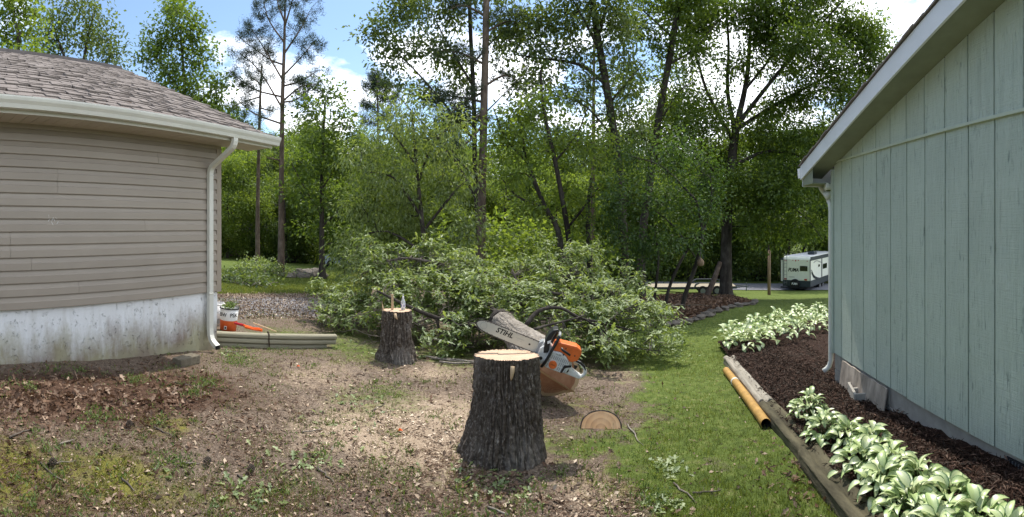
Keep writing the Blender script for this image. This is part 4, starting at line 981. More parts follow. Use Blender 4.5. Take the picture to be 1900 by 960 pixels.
RHO_T = 6.75; TB = np.array((RHO_T*sin((737-HX)/F), RHO_T*cos((737-HX)/F), 0)); TB[2] = TZ(TB[0], TB[1]); T_TOP = EYE-(576-HY)/F*RHO_T; T_H = T_TOP-TB[2]
small = stump('tree_stump', 'narrower bark covered stump with a bottle and wood wedges standing on top', TB, .205, T_H, .10, [(radians(-60), 1.1, 5), (radians(190), .7, 4), (radians(-120), .3, 5), (radians(20), .25, 6)], 8, 44, .042, radians(2), 'bark_stump', .05, 300, 110, 'wood_cut', (0, 0))
b = MB(); b.tube([(.02, -.207, T_H-.01), (.03, -.218, T_H-.05), (.06, -.218, T_H-.09)], [.02, .022, .004], 8); b.build('bare_wood_strip', M['wood_sap'], small, smooth=True)
def on_small(px, dy=0): x = (px-737)/F*RHO_T; return (TB[0]+x*cos((737-HX)/F), TB[1]-x*sin((737-HX)/F)*1+dy, T_TOP)
def stump_props():
    p = on_small(728); t = thing('wood_wedge', 'tan upright wooden wedge standing on the narrower stump left of the bottle', 'wedge', p)
    b = MB(); b.prism([(-.018, 0), (.016, 0), (.013, .21), (.020, .235), (-.020, .232), (-.014, .20)], 1, -.012, .012); b.build('blade', M['wood_sap'], t, bevel=.002)
    p = on_small(707, -.02); t = thing('wood_splinter', 'thin pale splinter sticking up from the left rim of the narrower stump', 'splinter', (p[0]+.03, p[1], p[2]-.10))
    b = MB(); b.tube([(.03, 0, -.02), (.012, 0, .08), (.0, 0, .16), (-.012, 0, .23)], [.014, .016, .010, .002], 5); b.build('sliver', M['wood_sap'], t)
    p = on_small(747, .03); t = thing('bottle', 'small clear squeeze bottle with blue label standing on the narrower stump', 'bottle', p)
    b = MB(); b.tube([(0, 0, 0), (0, 0, .01), (0, 0, .12), (0, 0, .145), (0, 0, .17)], [.03, .033, .033, .024, .013], 16); b.build('body', M['clear_plastic'], t, smooth=True)
    b = MB(); b.tube([(0, 0, .168), (0, 0, .195), (0, 0, .20), (0, 0, .235)], [.015, .014, .007, .004], 12); b.build('cap', M['plastic_white'], t)
    b = MB(); b.tube([(0, 0, .035), (0, 0, .095)], [.0345, .0345], 16, cap=False); b.build('label_band', M['ink_white'], t)
    b = MB()
    for k in range(3, 16):
        a = 2*pi*k/16
    for s in (-1, 1):
        b.tube([(s*.0215, -.028, .045), (s*.0215, -.028, .085)], .008, 6)
    for s in (-1, 1):
        m = MB(); m.tube([(s*.022, -.0275, .045), (s*.022, -.0275, .085)], .0075, 6); m.build('blue_mark', M['ink_blue'], t)
stump_props()

LOG1 = P(1030, 702, 4.95); LOG2 = P(930, 600, 7.3)
def felled_tree():
    base = np.array((LOG1[0], LOG1[1], TZ(LOG1[0], LOG1[1])))
    root = thing('felled_tree', 'felled oak lying behind the big stump with its sawn butt towards the camera', 'felled tree', base)
    a1 = LOG1-base; a2 = LOG2-base; ax = a2-a1; L = np.linalg.norm(ax); ax /= L; up = np.array((0, 0, 1.)); sd = np.cross(ax, up); sd /= np.linalg.norm(sd); up = np.cross(sd, ax)
    # sd points right seen from the butt ; bark shell
    nseg = 220; nl = 120; A, T = np.meshgrid(np.linspace(0, 2*pi, nseg, endpoint=False), np.linspace(0, 1, nl))
    R0 = .275; R = R0*(1-.42*T)+.02*np.sin(5*T+1)+.03*np.exp(-((T-.93)/.06)**2)
    R = R*(1+.03*np.sin(2*A+1))+(ridge_noise(A, T*L, 34, 14)-.6)*.022*(1-.5*T)
    sy = R*np.cos(A); sz = R*np.sin(A)
    bend = .05*np.sin(T*2.6)
    # the butt: lower left part sawn back at an angle (felling notch)
    def notch(y, z):  # y to the right, z up, metres ; inward displacement along the axis
        d = -(z+.03+(y*.73))          # below the sloping hinge line
        return np.clip(d, 0, 1)*.75+.045*sig(d/.004)
    T0 = np.maximum(T*L, 0)
    off = T0+notch(sy, sz)*np.clip(1-T*6, 0, 1)
    pos = a1+ax*off[..., None]+sd*sy[..., None]+up*(sz+bend)[..., None]
    idx = np.arange(nl*nseg).reshape(nl, nseg); nx = np.roll(idx, -1, 1); q = np.stack([idx[:-1], nx[:-1], nx[1:], idx[1:]], -1).reshape(-1, 4)
    link('log', npmesh('log', pos.reshape(-1, 3), q, M['bark_log'], None, True), root)
    # cut face
    nr = 70; t = np.linspace(0, 1, nr)[:, None]; y = sy[0][None]*t; z = sz[0][None]*t
    o = notch(y, z)-.001+.0015*vn(y*90+20, z*12+20, 5)
    pos = a1+ax*o[..., None]+sd*y[..., None]+up*z[..., None]
    idx = np.arange(nr*nseg).reshape(nr, nseg); nx = np.roll(idx, -1, 1); q = np.stack([idx[:-1], nx[:-1], nx[1:], idx[1:]], -1).reshape(-1, 4)
    me = npmesh('cut_face', (pos+0).reshape(-1, 3), q, [M['wood_cut_brown'], M['wood_sap']], None, False)
    cy = (y[:-1]+y[1:])/2; tt = np.broadcast_to((t[:-1]+t[1:])/2, cy.shape); cz = (z[:-1]+z[1:])/2
    dd = -(cz+.03+(cy*.73)); mi = ((tt > .84) | ((dd > -.014) & (dd < .016))).astype(np.int32)
    me.polygons.foreach_set('material_index', mi.ravel()); link('cut_face', me, root)
    # far end: broken bark collar and limbs
    W = Wood(); rng = np.random.default_rng(5)
    c = a2+up*.02
    W.mb.tube([c-ax*.05, c+ax*.03, c+ax*.10], [.19, .205, .17], 16); W.mb.build('bark_collar', M['bark_dark'], root)
    def limb(pts, r0, r1, name='limb', mat='bark_twig'):
        w = MB(); q = smooth_pts([P(*p)-base for p in pts], 4); n = len(q); w.tube(q, [r0+(r1-r0)*i/(n-1) for i in range(n)], 8); w.build(name, M[mat], root, smooth=True)
        for i in range(0, n-1): N.append((q[i], r0+(r1-r0)*i/(n-1)))
    N = []
    limb([(925, 598, 7.3), (870, 604, 7.5), (810, 590, 7.6), (752, 566, 7.6), (700, 540, 7.8)], .055, .02, mat='bark_dark')
    limb([(940, 592, 7.2), (955, 578, 7.8), (965, 545, 8.8), (950, 500, 9.4)], .07, .02, mat='bark_dark')
    limb([(975, 605, 6.6), (1000, 577, 6.8), (1040, 572, 7), (1075, 590, 7.1), (1120, 600, 7.2), (1180, 615, 7.4)], .035, .012, mat='bark_dark')
    limb([(990, 612, 6.5), (1020, 603, 6.7), (1065, 592, 6.9), (1085, 585, 7.2)], .022, .01, mat='bark_dark')
    limb([(1085, 592, 7.1), (1120, 615, 7.1), (1150, 640, 7.1), (1225, 652, 7.1)], .016, .006, mat='bark_dark')
    limb([(935, 590, 7.4), (1000, 540, 8.6), (1080, 500, 9.4)], .05, .015, mat='bark_dark'); limb([(930, 590, 7.4), (880, 540, 8.6), (820, 490, 9.4)], .045, .015, mat='bark_dark')
    limb([(810, 590, 7.6), (818, 620, 7.5), (840, 640, 7.3), (880, 645, 7.2)], .025, .01, mat='bark_dark'); limb([(800, 588, 7.6), (765, 600, 7.7), (700, 600, 7.9)], .02, .008)
    limb([(1000, 540, 8.4), (1080, 550, 8.6), (1150, 540, 9)], .035, .012); limb([(820, 490, 9.2), (740, 480, 9.4), (670, 510, 9.6)], .035, .012)
    limb([(1120, 600, 7.2), (1160, 575, 7.6), (1190, 560, 8)], .015, .006, mat='bark_dark')
    # leafy lobes of the fallen crown
    lobes = [(655, 560, 42, 34, 9.4), (725, 535, 55, 42, 9.2), (690, 500, 42, 22, 9.8), (790, 505, 55, 38, 9.4), (850, 530, 50, 34, 9.3), (860, 575, 55, 36, 8.6), (790, 560, 55, 36, 8.6), (945, 545, 45, 30, 9.2), (985, 570, 42, 32, 8.6), (1040, 520, 52, 38, 9.2),
             (1040, 565, 48, 34, 8.4), (1105, 545, 46, 38, 9), (1105, 595, 48, 34, 8), (1150, 575, 38, 36, 8.8), (1175, 620, 44, 26, 7.8), (1130, 635, 55, 20, 7.4), (1075, 615, 48, 30, 7.7), (1060, 645, 38, 12, 7.2), (650, 600, 32, 20, 8.8), (700, 585, 35, 24, 8.6), (760, 610, 30, 20, 7.9), (850, 620, 50, 22, 7.6), (900, 595, 34, 24, 7.9),
             (1215, 645, 30, 10, 7.4), (800, 465, 36, 22, 9.8), (1010, 495, 36, 22, 9.6), (1120, 505, 34, 20, 9.6), (740, 580, 30, 22, 8.3), (625, 570, 24, 22, 9.3), (970, 600, 30, 20, 7.4), (905, 560, 36, 22, 7.9), (960, 555, 38, 22, 7.9), (1010, 590, 26, 16, 7.6), (745, 485, 30, 22, 10), (890, 505, 26, 18, 9.6), (1190, 580, 26, 22, 8.8), (1215, 615, 26, 16, 8.2), (610, 545, 24, 22, 10), (655, 470, 32, 18, 10.4), (870, 470, 24, 16, 10.2), (950, 495, 24, 16, 10), (1060, 470, 34, 16, 10), (1165, 525, 28, 18, 9.6), (1230, 590, 20, 20, 9)]
    rng = np.random.default_rng(9); allc = []; tw = MB()
    for (cx, cy, rx, ry, rho) in lobes:
        s = rho/F; c = P(cx, cy, rho)-base; hub = np.array(P(930, 590, 7.6))-base; out_ = c-hub; out_ /= np.linalg.norm(out_)+1e-6; pts = []
        na_ = 2+int(rx*ry/420)
        for q_ in range(na_):       # arching sprays that lean away from the trunk's top
            e0 = c-out_*rx*s*.7+unit(1, rng)[0]*np.array((rx, rx, ry))*s*.45; dr = out_*.8+unit(1, rng)[0]*.9; dr[2] = dr[2]*.5+.35; dr /= np.linalg.norm(dr); Ls_ = rx*s*rng.uniform(1.2, 2.6); ns_ = int(4+rx*ry/330)
            arc_ = [e0+dr*Ls_*t_+np.array((0, 0, -.22*Ls_*t_*t_)) for t_ in np.linspace(0, 1, 5)]
            tw.tube(arc_, [.010, .008, .006, .004, .002], 4, cap=False)
            for t_ in np.linspace(.15, 1.0, ns_):
                pts.append(e0+dr*Ls_*t_+np.array((0, 0, -.22*Ls_*t_*t_))+rng.normal(size=3)*.07*(1.4-t_))
        pts = np.array(pts)
        gz = TZ(pts[:, 0]+base[0], pts[:, 1]+base[1])-base[2]+.06; pts[:, 2] = np.maximum(pts[:, 2], gz)
        for p in pts:
            bi = min(range(len(N)), key=lambda i: np.linalg.norm(N[i][0]-p)); q, r = N[bi]
            if np.linalg.norm(q-p) > .6: continue
            tw.tube(curvy(q, p, 3, .1, rng), [min(r*.6, .011), .007, .005, .003], 3, cap=False)
        allc.append(pts)
    # bare arching twigs in front
    for k in range(70):
        px = rng.uniform(640, 1250); py = 640-abs(px-930)*.06+rng.uniform(-55, 10); a = P(px, py, rng.uniform(7.1, 8.2))-base; b2 = a+unit(1, rng)[0]*np.array((.7, .4, .25)); b2[2] = max(b2[2], TZ(b2[0]+base[0], b2[1]+base[1])-base[2]+.03)
        tw.tube(curvy(a, b2, 4, .07, rng), [.009, .007, .006, .004, .002], 4, cap=False)
    tag(tw.build('twigs', M['bark_twig'], root), kind='stuff')
    cl = np.concatenate(allc)
    # sprigs: leaves radiate from each twig end
    per = 26; tot = len(cl)*per; C0 = np.repeat(cl, per, 0)+rng.normal(size=(tot, 3))*.10
    sub = np.repeat(rng.normal(size=(tot//7+1, 3))*.11, 7, 0)[:tot]; C0 = np.repeat(cl, per, 0)+sub+rng.normal(size=(tot, 3))*.012
    d = unit(tot, rng); d[:, 2] = d[:, 2]*.45-.30; d /= np.linalg.norm(d, axis=1)[:, None]; u = unit(tot, rng)*.35; u[:, 2] += 1
    V, Fc, K = leaf_arrays(C0, d, u, 0.128*rng.uniform(.6, 1.25, tot), .056*rng.uniform(.7, 1.2, tot), 'oak')
    hh = np.repeat(np.clip(.5+rng.normal(size=len(cl))*.25, 0, 1), per)
    rnd = np.clip(np.repeat(hh*.55+rng.uniform(0, .45, tot), K), 0, 1)
    link('crown', npmesh('crown', V, Fc, M['leaf_fallen'], dict(rnd=rnd)), root)
    # pale dead sticks caught under the crown
    sticks = [((780, 625, 7.0), (850, 652, 6.9), (900, 660, 6.8)), ((800, 640, 6.9), (860, 640, 6.8)), ((815, 650, 6.7), (845, 658, 6.7), (885, 650, 6.8))]
    for i, s in enumerate(sticks):
        w = MB(); q = smooth_pts([np.array(P(*p)) for p in s], 3)
        for p in q: p[2] = float(TZ(p[0], p[1]))+.03
        c = q[0].copy(); r = thing('fallen_stick', ['long pale dead stick lying in the grass left of the log', 'short dead stick lying between the stumps below the crown', 'curved dead stick lying nearest the big stump'][i], 'stick', c)
        w.tube([p-c for p in q], [.02]+[.016]*(len(q)-2)+[.006], 7); w.build('stem', M['bark_log'], r, smooth=True)
    return root
felled_tree()
def slab():
    p = G(1115, 797); z = float(p[2])
    root = thing('wood_slab', 'half round slab of sawn oak leaning face up on the sparse grass', 'wood slab', (p[0], p[1], z), radians(-11))
    n = 26; R = .19; H = .165
    arc = [(R*cos(pi*i/n), H*(abs(sin(pi*i/n))**.8)) for i in range(n+1)]
    m = MB(); th = .05; arcb = [(x*1.0, z) for x, z in arc]
    m.add([(x, 0, z) for x, z in arc]+[(0, 0, .0)], [(i, i+1, n+1) for i in range(n)])
    m.build('cut_face', M['wood_slab'], root, rot=(radians(-35), 0, 0))
    m = MB(); vs = [(x*1.03, .001, z*1.04) for x, z in arc]+[(x*.98, .10-.03*abs(x)/R, z*.7) for x, z in arc]+[(x, .001, z) for x, z in arc]
    k = n+1; m.add(vs, [(i, i+1, i+1+k, i+k) for i in range(n)]+[(i, i+1, i+1+2*k, i+2*k) for i in range(n)]+[tuple(range(k, 2*k))])
    m.build('bark', M['bark_dark'], root, rot=(radians(-35), 0, 0))
    m = MB(); rs = random.Random(1); m.tube([(x*1.03, .012, z*1.04) for x, z in arc], [.006+.006*rs.random() for _ in arc], 6); m.build('bark_rim', M['bark_dark'], root, rot=(radians(-35), 0, 0), smooth=True)
slab()

# ------------------------------------------------------------------ chainsaw
def text(body, size, mat, parent, loc, rot, shear=0, extr=.0004, bold=0, sx=1, name='lettering'):
    c = bpy.data.curves.new(name, 'FONT'); c.body = body; c.size = size; c.extrude = extr; c.offset = bold; c.shear = shear; c.align_x = 'CENTER'; c.align_y = 'CENTER'; c.resolution_u = 3
    c.materials.append(M[mat]); o = bpy.data.objects.new(name, c); COL.objects.link(o); o.parent = parent; o.location = loc; o.rotation_euler = rot; o.scale = (sx, 1, 1); return o
def chainsaw():
    RHO = 3.93; c = P(1005, 648, RHO); az = (1005-HX)/F
    root = thing('chainsaw', 'orange and white chainsaw with its bar wedged in the wide stump', 'chainsaw', c)
    root.rotation_euler = (0, radians(21.3), -az)          # x along the bar to the body, z up, -y to the camera
    U = RHO/F   # metres per photo pixel here
    def S(pts): return [(x*U, z*U) for x, z in pts]
    # bar
    Lb = 132; bar = [(8, 9.5), (-20, 10.5), (-70, 10.5), (-105, 10), (-118, 8.8), (-126, 5.5), (-130, 0), (-126, -5.5), (-118, -8.8), (-105, -10), (-70, -10.5), (-20, -10.5), (8, -9.5)]
    m = MB(); m.prism(S(bar), 1, -.0028, .0028); b = m.build('guide_bar', M['bar_steel'], root)
    m = MB(); ch = smooth_pts([(x*U, 0, z*U) for x, z in [(8, 10.2), (-20, 11.2), (-70, 11.2), (-105, 10.6), (-119, 9.2), (-127, 5.8), (-131, 0), (-127, -5.8), (-119, -9.2), (-105, -10.6), (-70, -11.2), (-20, -11.2), (8, -10.2)]], 6)
    m.tube(ch, .0042, 6); chn = m.build('chain', M['chain_steel'], root)
    t2 = MB()
    for i in range(2, len(ch)-2, 2):
        p = np.array(ch[i]); q = np.array(ch[i-1]); d = (p-q)/np.linalg.norm(p-q); nrm = np.cross(d, (0, 1, 0)); nrm = nrm if (nrm@(p+np.array((60*U, 0, 0)))) > 0 or True else -nrm
        o = p*1.0; v = [o+d*.005, o-d*.004, o-d*.003+nrm*.0075, o+d*.003+nrm*.0075]; vs = [tuple(w+np.array((0, s, 0))) for s in (-.003, .003) for w in v]
        t2.add(vs, [(0, 1, 2, 3), (7, 6, 5, 4), (0, 4, 5, 1), (1, 5, 6, 2), (2, 6, 7, 3), (3, 7, 4, 0)])
    tag(t2.build('cutter_teeth', M['chain_steel'], chn), kind='stuff')
    text('STIHL', .062, 'ink_black', b, (-75*U, -.0033, 2.2*U), (radians(90), 0, 0), shear=.25, bold=.0018, sx=.98)
    text('ROLLOMATIC ES', .010, 'saw_grey', b, (-44*U, -.0033, 2.5*U), (radians(90), 0, 0)); text('3/8 1.6   64cm', .008, 'saw_grey', b, (-44*U, -.0033, -1.2*U), (radians(90), 0, 0))
    m = MB(); m.box(-26*U, -22.5*U, -.0036, -.0029, -1.6*U, 1.6*U); m.build('bar_mark', M['ink_black'], b)
    m = MB(); m.tube([(-116*U, -.0031, 0), (-116*U, -.0029, 0)], 6.5*U, 20); m.build('sprocket_nose', M['saw_grey'], b)
    m = MB(); m.tube([(-116*U, -.0036, 0), (-116*U, -.0030, 0)], 5.9*U, 20); m.build('nose_disc', M['bar_steel'], b)
    # bodies
    def block(nm, poly, y0, y1, mat, bev=.006, par=root):
        m = MB(); m.prism(S(poly), 1, y0, y1); return m.build(nm, M[mat], par, bevel=bev, smooth=False)
    body = block('crankcase', [(-3, 8), (-1, 16), (6, 17), (14, 13), (22, 10), (36, 10), (50, 4), (60, -2), (64, -10), (63, -22), (50, -24), (10, -24), (0, -21), (-4, -8)], -.035, .085, 'saw_white')
    cov = block('starter_cover', [(12, 4), (20, 8), (34, 10), (46, 6), (54, -1), (58, -10), (56, -21), (46, -24.5), (16, -24.5), (9, -14)], -.078, -.0351, 'saw_white', .010)
    for r in range(8):
        for cc in range(9):
            pass
    sl = MB(); n = 0
    for k in range(11):
        x = 17+k*3.4
        zlo = -22; zhi = 3 if x < 46 else 0
        for seg in range(3):
            z0 = zlo+seg*8.4; z1 = min(z0+6.6, zhi+2)
            if abs(x-27.5) < 8.6 and z0 < -7 and z1 > -23: continue
            m = MB(); m.prism(S([(x, z0), (x+1.5, z0), (x+2.1, z1), (x+.6, z1)]), 1, -.0795, -.0779); m.build('vent_slot', M['saw_grey'], cov)
    m = MB(); m.tube([(27.5*U, -.079, -15*U), (27.5*U, -.088, -15*U), (27.5*U, -.090, -15*U)], [7.6*U, 7.4*U, 6.6*U], 24); bd = m.build('starter_badge', M['saw_orange'], cov)
    text('STIHL', .016, 'ink_black', bd, (27.5*U, -.0906, -15*U), (radians(90), 0, 0), shear=.25)
    text('MS 500i', .015, 'ink_black', cov, (31*U, -.0786, 5.2*U), (radians(90), radians(0), 0))
    tc = block('top_cover', [(17, 3), (18, 23), (23, 26), (45, 28.5), (58, 30), (68, 26.5), (71, 20), (68.5, 6), (60, 0), (54, -1), (46, 6.5), (34, 10.3), (21, 8.3)], -.060, .075, 'saw_orange', .014)
    for (x, z) in ((40, 20), (60, 13)):
        m = MB(); m.tube([(x*U, -.0605, z*U), (x*U, -.063, z*U)], .006, 10); m.build('cover_screw', M['saw_black'], tc)
    m = MB(); m.prism(S([(24, 23), (62, 26), (62, 24.6), (24, 21.6)]), 1, -.0625, -.0604); m.build('cover_groove', M['bucket_orange'], tc)
    m = MB(); m.tube([(39*U, -.079, 8*U), (39*U, -.10, 10*U)], .006, 8); m.build('starter_cord_post', M['saw_black'], root)
    m = MB(); m.tube([(30*U, -.108, 20*U), (35*U, -.112, 17.5*U), (42*U, -.112, 16*U), (50*U, -.108, 13.5*U)], [.009, .011, .011, .009], 8); m.build('pull_grip', M['saw_black'], root, smooth=True)
    # front handle (tubular, wraps over)
    h = smooth_pts([(11*U, -.06, -25*U), (10*U, -.088, -24*U), (13*U, -.10, -12*U), (16*U, -.10, 10*U), (19*U, -.098, 28*U), (20*U, -.085, 37*U), (20.5*U, -.06, 40*U), (20*U, .02, 41*U), (19*U, .08, 37*U), (17*U, .10, 25*U), (14*U, .10, 5*U)], 4)
    m = MB(); m.tube(h, .0125, 10); m.build('front_handle', M['saw_black'], root, smooth=True)
    m = MB(); m.tube(h[20:27], .0132, 10); m.build('handle_clip', M['saw_grey'], root, smooth=True)
    hg = block('hand_guard', [(4, -2), (12, 2), (11, 12), (8, 22), (9, 32), (12, 42), (16, 47), (13, 48), (6, 44), (1, 34), (-1, 22), (1, 8)], -.075, .07, 'saw_black', .006)
    m = MB(); m.prism(S([(3, 21), (8, 25), (9.5, 20), (5, 16.5)]), 1, -.0768, -.0752); m.build('warning_sticker', M['ink_white'], hg)
    block('muffler_guard', [(-9, -20), (-3, -22), (0, 12), (-3, 16), (-9, 10)], -.02, .075, 'saw_grey', .005)
    block('brake_housing', [(-4, -20), (8, -23), (12, -10), (10, 6), (2, 12), (-5, 4)], -.070, -.0352, 'saw_white', .008)
    m = MB(); m.tube([(3*U, -.071, -12*U), (3*U, -.078, -12*U)], .014, 14); m.build('chain_adjuster', M['saw_black'], root)
    # rear handle: D loop
    h = smooth_pts([(58*U, -.01, 3*U), (66*U, -.01, 2*U), (77*U, -.01, 1*U), (87*U, -.01, -5*U), (91*U, -.01, -12*U), (89*U, -.01, -19*U), (82*U, -.01, -22*U), (70*U, -.01, -21*U), (58*U, -.01, -20*U)], 4)
    m = MB(); m.tube(h, [.014]*8+[.013]*6+[.016]*(len(h)-14), 10); m.build('rear_handle', M['saw_white'], root, smooth=True)
    block('grip_pad', [(66, 4.6), (78, 4), (87, -.5), (92, -8), (90, -9), (85, -4), (77, -.2), (66, 1)], -.024, .006, 'saw_black', .004)
    block('rear_guard', [(52, -14), (60, -11), (72, -15.5), (84, -18.5), (88, -22), (82, -25.5), (66, -25), (54, -25)], -.045, .035, 'saw_white', .008)
    block('fuel_tank_strap', [(47, -9), (60, -4), (61, -8), (51, -13), (49, -23), (45, -24)], -.0805, -.0784, 'saw_black', .001)
    m = MB(); m.tube([(56*U, -.046, -17*U), (56*U, -.062, -17*U)], .017, 14); m.build('fuel_cap', M['saw_black'], root)
    m = MB(); m.prism(S([(66, -6), (74, -5), (73, -11), (70, -13), (68, -9)]), 1, -.016, -.004); m.build('trigger', M['saw_black'], root)
chainsaw()

# ------------------------------------------------------------------ left props: timbers, buckets, tools, paver block
def left_props():
    p = G(342, 677); ang = LRZ
    t = thing('paver_block', 'single weathered concrete block lying at the foot of the stucco wall', 'block', (p[0], p[1]+.04, p[2]-.01), LRZ+radians(5))
    b = MB(); b.box(-.165, .165, -.08, .08, 0, .105); b.build('block_body', M['block_old'], t, bevel=.008)
    # three landscape timbers strapped in a stack
    A = P(398, 636, 6.85); B = P(622, 632, 7.35); A[2] = TZ(A[0], A[1]); B[2] = TZ(B[0], B[1])
    A = A-(B-A)*.12
    d = B-A; L = np.hypot(d[0], d[1]); rz = atan2(d[1], d[0])
    gz = lambda f: A[2]+(B[2]-A[2])*f
    tilt = -atan2(B[2]-A[2], L)
    rows = [('bottom most round edged landscape timber of the stack by the downspout', 0.0, .045, .02, -.5), ('middle round edged landscape timber of the stack by the downspout', .01, .125, 0, .0), ('top round edged landscape timber of the stack with tools lying on it', .0, .205, -.01, .04)]
    R = .046
    for i, (lab, dx, dz, dy, ext) in enumerate(rows):
        ln = L+ext*.3; o = thing('landscape_timber', lab, 'timber', (A[0]-sin(rz)*dy, A[1]+cos(rz)*dy, A[2]+dz-.03), rz, 'timbers strapped beside the downspout'); o.rotation_euler = (0, tilt, rz)
        prof = [(R*1.25*cos(a)*(.86 if abs(sin(a)) > .75 else 1), R*.86*sin(a)) for a in np.linspace(0, 2*pi, 16, endpoint=False)]
        prof = [(max(-.055, min(.055, 1.35*R*cos(a))), max(-.0395, min(.0395, 1.0*R*sin(a)))) for a in np.linspace(0, 2*pi, 16, endpoint=False)]
        m = MB(); nseg = 12; b0 = 0; rs = random.Random(i)
        for k in range(nseg+1):
            x = ln*k/nseg; jy = rs.uniform(-.003, .003); m.v += [(x, y+jy, z) for y, z in prof]
        for k in range(nseg):
            for j in range(16): m.f.append((k*16+j, k*16+(j+1) % 16, (k+1)*16+(j+1) % 16, (k+1)*16+j)); m.mi.append(0)
        m.f += [tuple(range(16)), tuple(range(nseg*16, nseg*16+16))]; m.mi += [0, 0]
        m.build('timber_body', M['timber_round'], o, smooth=False)
    # strap
    fx = (487-398)/(622-398)+.09; sp = A+d*fx; o = thing('strap', 'dark strap wrapped round the stacked landscape timbers', 'strap', (sp[0], sp[1], sp[2]), rz)
    m = MB(); pts = [(0, -.062, -.02), (.003, -.066, .06), (-.002, -.064, .14), (.002, -.066, .215), (.006, -.03, .232), (.004, .03, .232), (.012, .062, .2), (.012, .065, .05)]; m.tube(pts, .009, 6); m.build('band', M['strap_dark'], o)
    zt = lambda f: A[2]+(B[2]-A[2])*f+.225
    # buckets
    def bucket(px, pyb, rho, lab, orange, rad=.135, h=.3, tiltb=0):
        q = G(px, pyb); r = thing('bucket', lab, 'bucket', (q[0], q[1], q[2]), -(px-HX)/F); r.rotation_euler = (0, tiltb, -(px-HX)/F)
        m = MB(); n = 28
        def ring(z, rr): return [(rr*cos(2*pi*k/n), rr*sin(2*pi*k/n), z) for k in range(n)]
        def shell(nm, prof, mat):
            m = MB()
            for z, rr in prof: m.v += ring(z, rr)
            for i in range(len(prof)-1):
                for k in range(n): m.f.append((i*n+k, i*n+(k+1) % n, (i+1)*n+(k+1) % n, (i+1)*n+k)); m.mi.append(0)
            return m.build(nm, M[mat], r, smooth=True)
        r0 = rad*.86
        if orange:
            shell('lower_band', [(0, 0), (0, r0), (.19, rad*.93)], 'bucket_orange')
            up = shell('body', [(.1901, rad*.93), (h, rad), (h, rad*.97), (.02, r0*.95)], 'plastic_white')
            for ch, a in (('BW', -40), ('PSK', 30)):
                al = radians(-90+a); t = text(ch, .095, 'ink_black', up, ((rad*.985+.001)*cos(al), (rad*.985+.001)*sin(al), .29), (radians(87), 0, al+pi/2), bold=.001); 
            al = radians(-110); m = MB(); m.box(-.022, .022, -.002, .002, -.03, .03); m.build('white_label', M['ink_white'], r, ((r0*1.06)*cos(al), (r0*1.06)*sin(al), .07), (0, 0, al+pi/2))
            m = MB(); m.box(-.013, .013, -.003, .001, -.018, .018); m.build('label_mark', M['ink_black'], r, ((r0*1.06)*cos(al), (r0*1.06)*sin(al)-.001, .07), (0, 0, al+pi/2))
        else:
            up = shell('body', [(0, 0), (0, r0), (h, rad), (h, rad*.97), (.02, r0*.95)], 'plastic_white')
            shell('label_band', [(.05, r0*1.03), (.14, rad*.945)], 'saw_grey')
        shell('rim', [(h-.012, rad*1.0), (h-.012, rad*1.05), (h+.006, rad*1.05), (h+.006, rad*.96)], 'vent_black' if orange else 'plastic_white')
        m = MB(); m.tube([(rad*1.06*cos(t_), rad*.2*abs(sin(t_))*-1-rad*.9, h-.02-rad*1.0*sin(t_)*.7) for t_ in np.linspace(0.0, pi, 14)], .003, 5)
        if not orange: m.build('bail_handle', M['metal_grey'], r)
        return r, q
    br, bq = bucket(423, 613, 7.55, 'white and orange paint bucket with a leafy sprig in it, behind the timbers', True, rad=.165, h=.40, tiltb=radians(4))
    bucket(400, 603, 8.0, 'plain white bucket half hidden behind the downspout', False, rad=.165, h=.40)
    # sprig in the bucket
    rng = np.random.default_rng(4); n = 130; C = np.stack([rng.normal(0, .06, n), rng.normal(0, .05, n), rng.uniform(0, .09, n)], -1); dd = unit(n, rng); dd[:, 2] = abs(dd[:, 2]); V, Fc, K = leaf_arrays(C, dd, unit(n, rng), np.full(n, .055), np.full(n, .028), 'diamond')
    sg = thing('leafy_sprig', 'small green sprig stuffed into the top of the orange and white bucket', 'sprig', (bq[0]+.03, bq[1], bq[2]+.38)); link('leaves', npmesh('leaves', V, Fc, M['weed'], dict(rnd=rng.uniform(0, 1, n*K))), sg)
    # long handled orange tool and red tool resting over the top timber
    def on(px, py, rho): return P(px, py, rho)
    q0 = on(442, 603, 7.15); o = thing('loppers', 'orange and red long handled loppers lying across the timbers', 'loppers', q0)
    m = MB(); m.tube([np.array(on(436, 600, 7.35))-q0, np.array(on(452, 604, 7.2))-q0], [.02, .022], 8); m.build('grip', M['red_plastic'], o)
    m = MB(); m.tube([np.array(on(452, 604, 7.2))-q0, np.array(on(470, 609, 7.1))-q0, np.array(on(482, 611, 7.05))-q0], [.016, .012, .022], 8); m.build('handle', M['red_orange'], o)
    m = MB(); m.tube([np.array(on(455, 607, 7.15))-q0, np.array(on(472, 612, 7.05))-q0, np.array(on(486, 613, 7.0))-q0], [.022, .013, .024], 8); m.build('handle', M['red_orange'], o)
    q0 = on(472, 602, 7.15); o = thing('wooden_stake', 'thin tan stick crossing the orange loppers on the timbers', 'stick', q0)
    m = MB(); m.tube([np.array(on(470, 600, 7.2))-q0, np.array(on(495, 609, 7.08))-q0, np.array(on(513, 616, 7.0))-q0], [.012, .013, .009], 6); m.build('shaft', M['wood_sap'], o)
left_props()

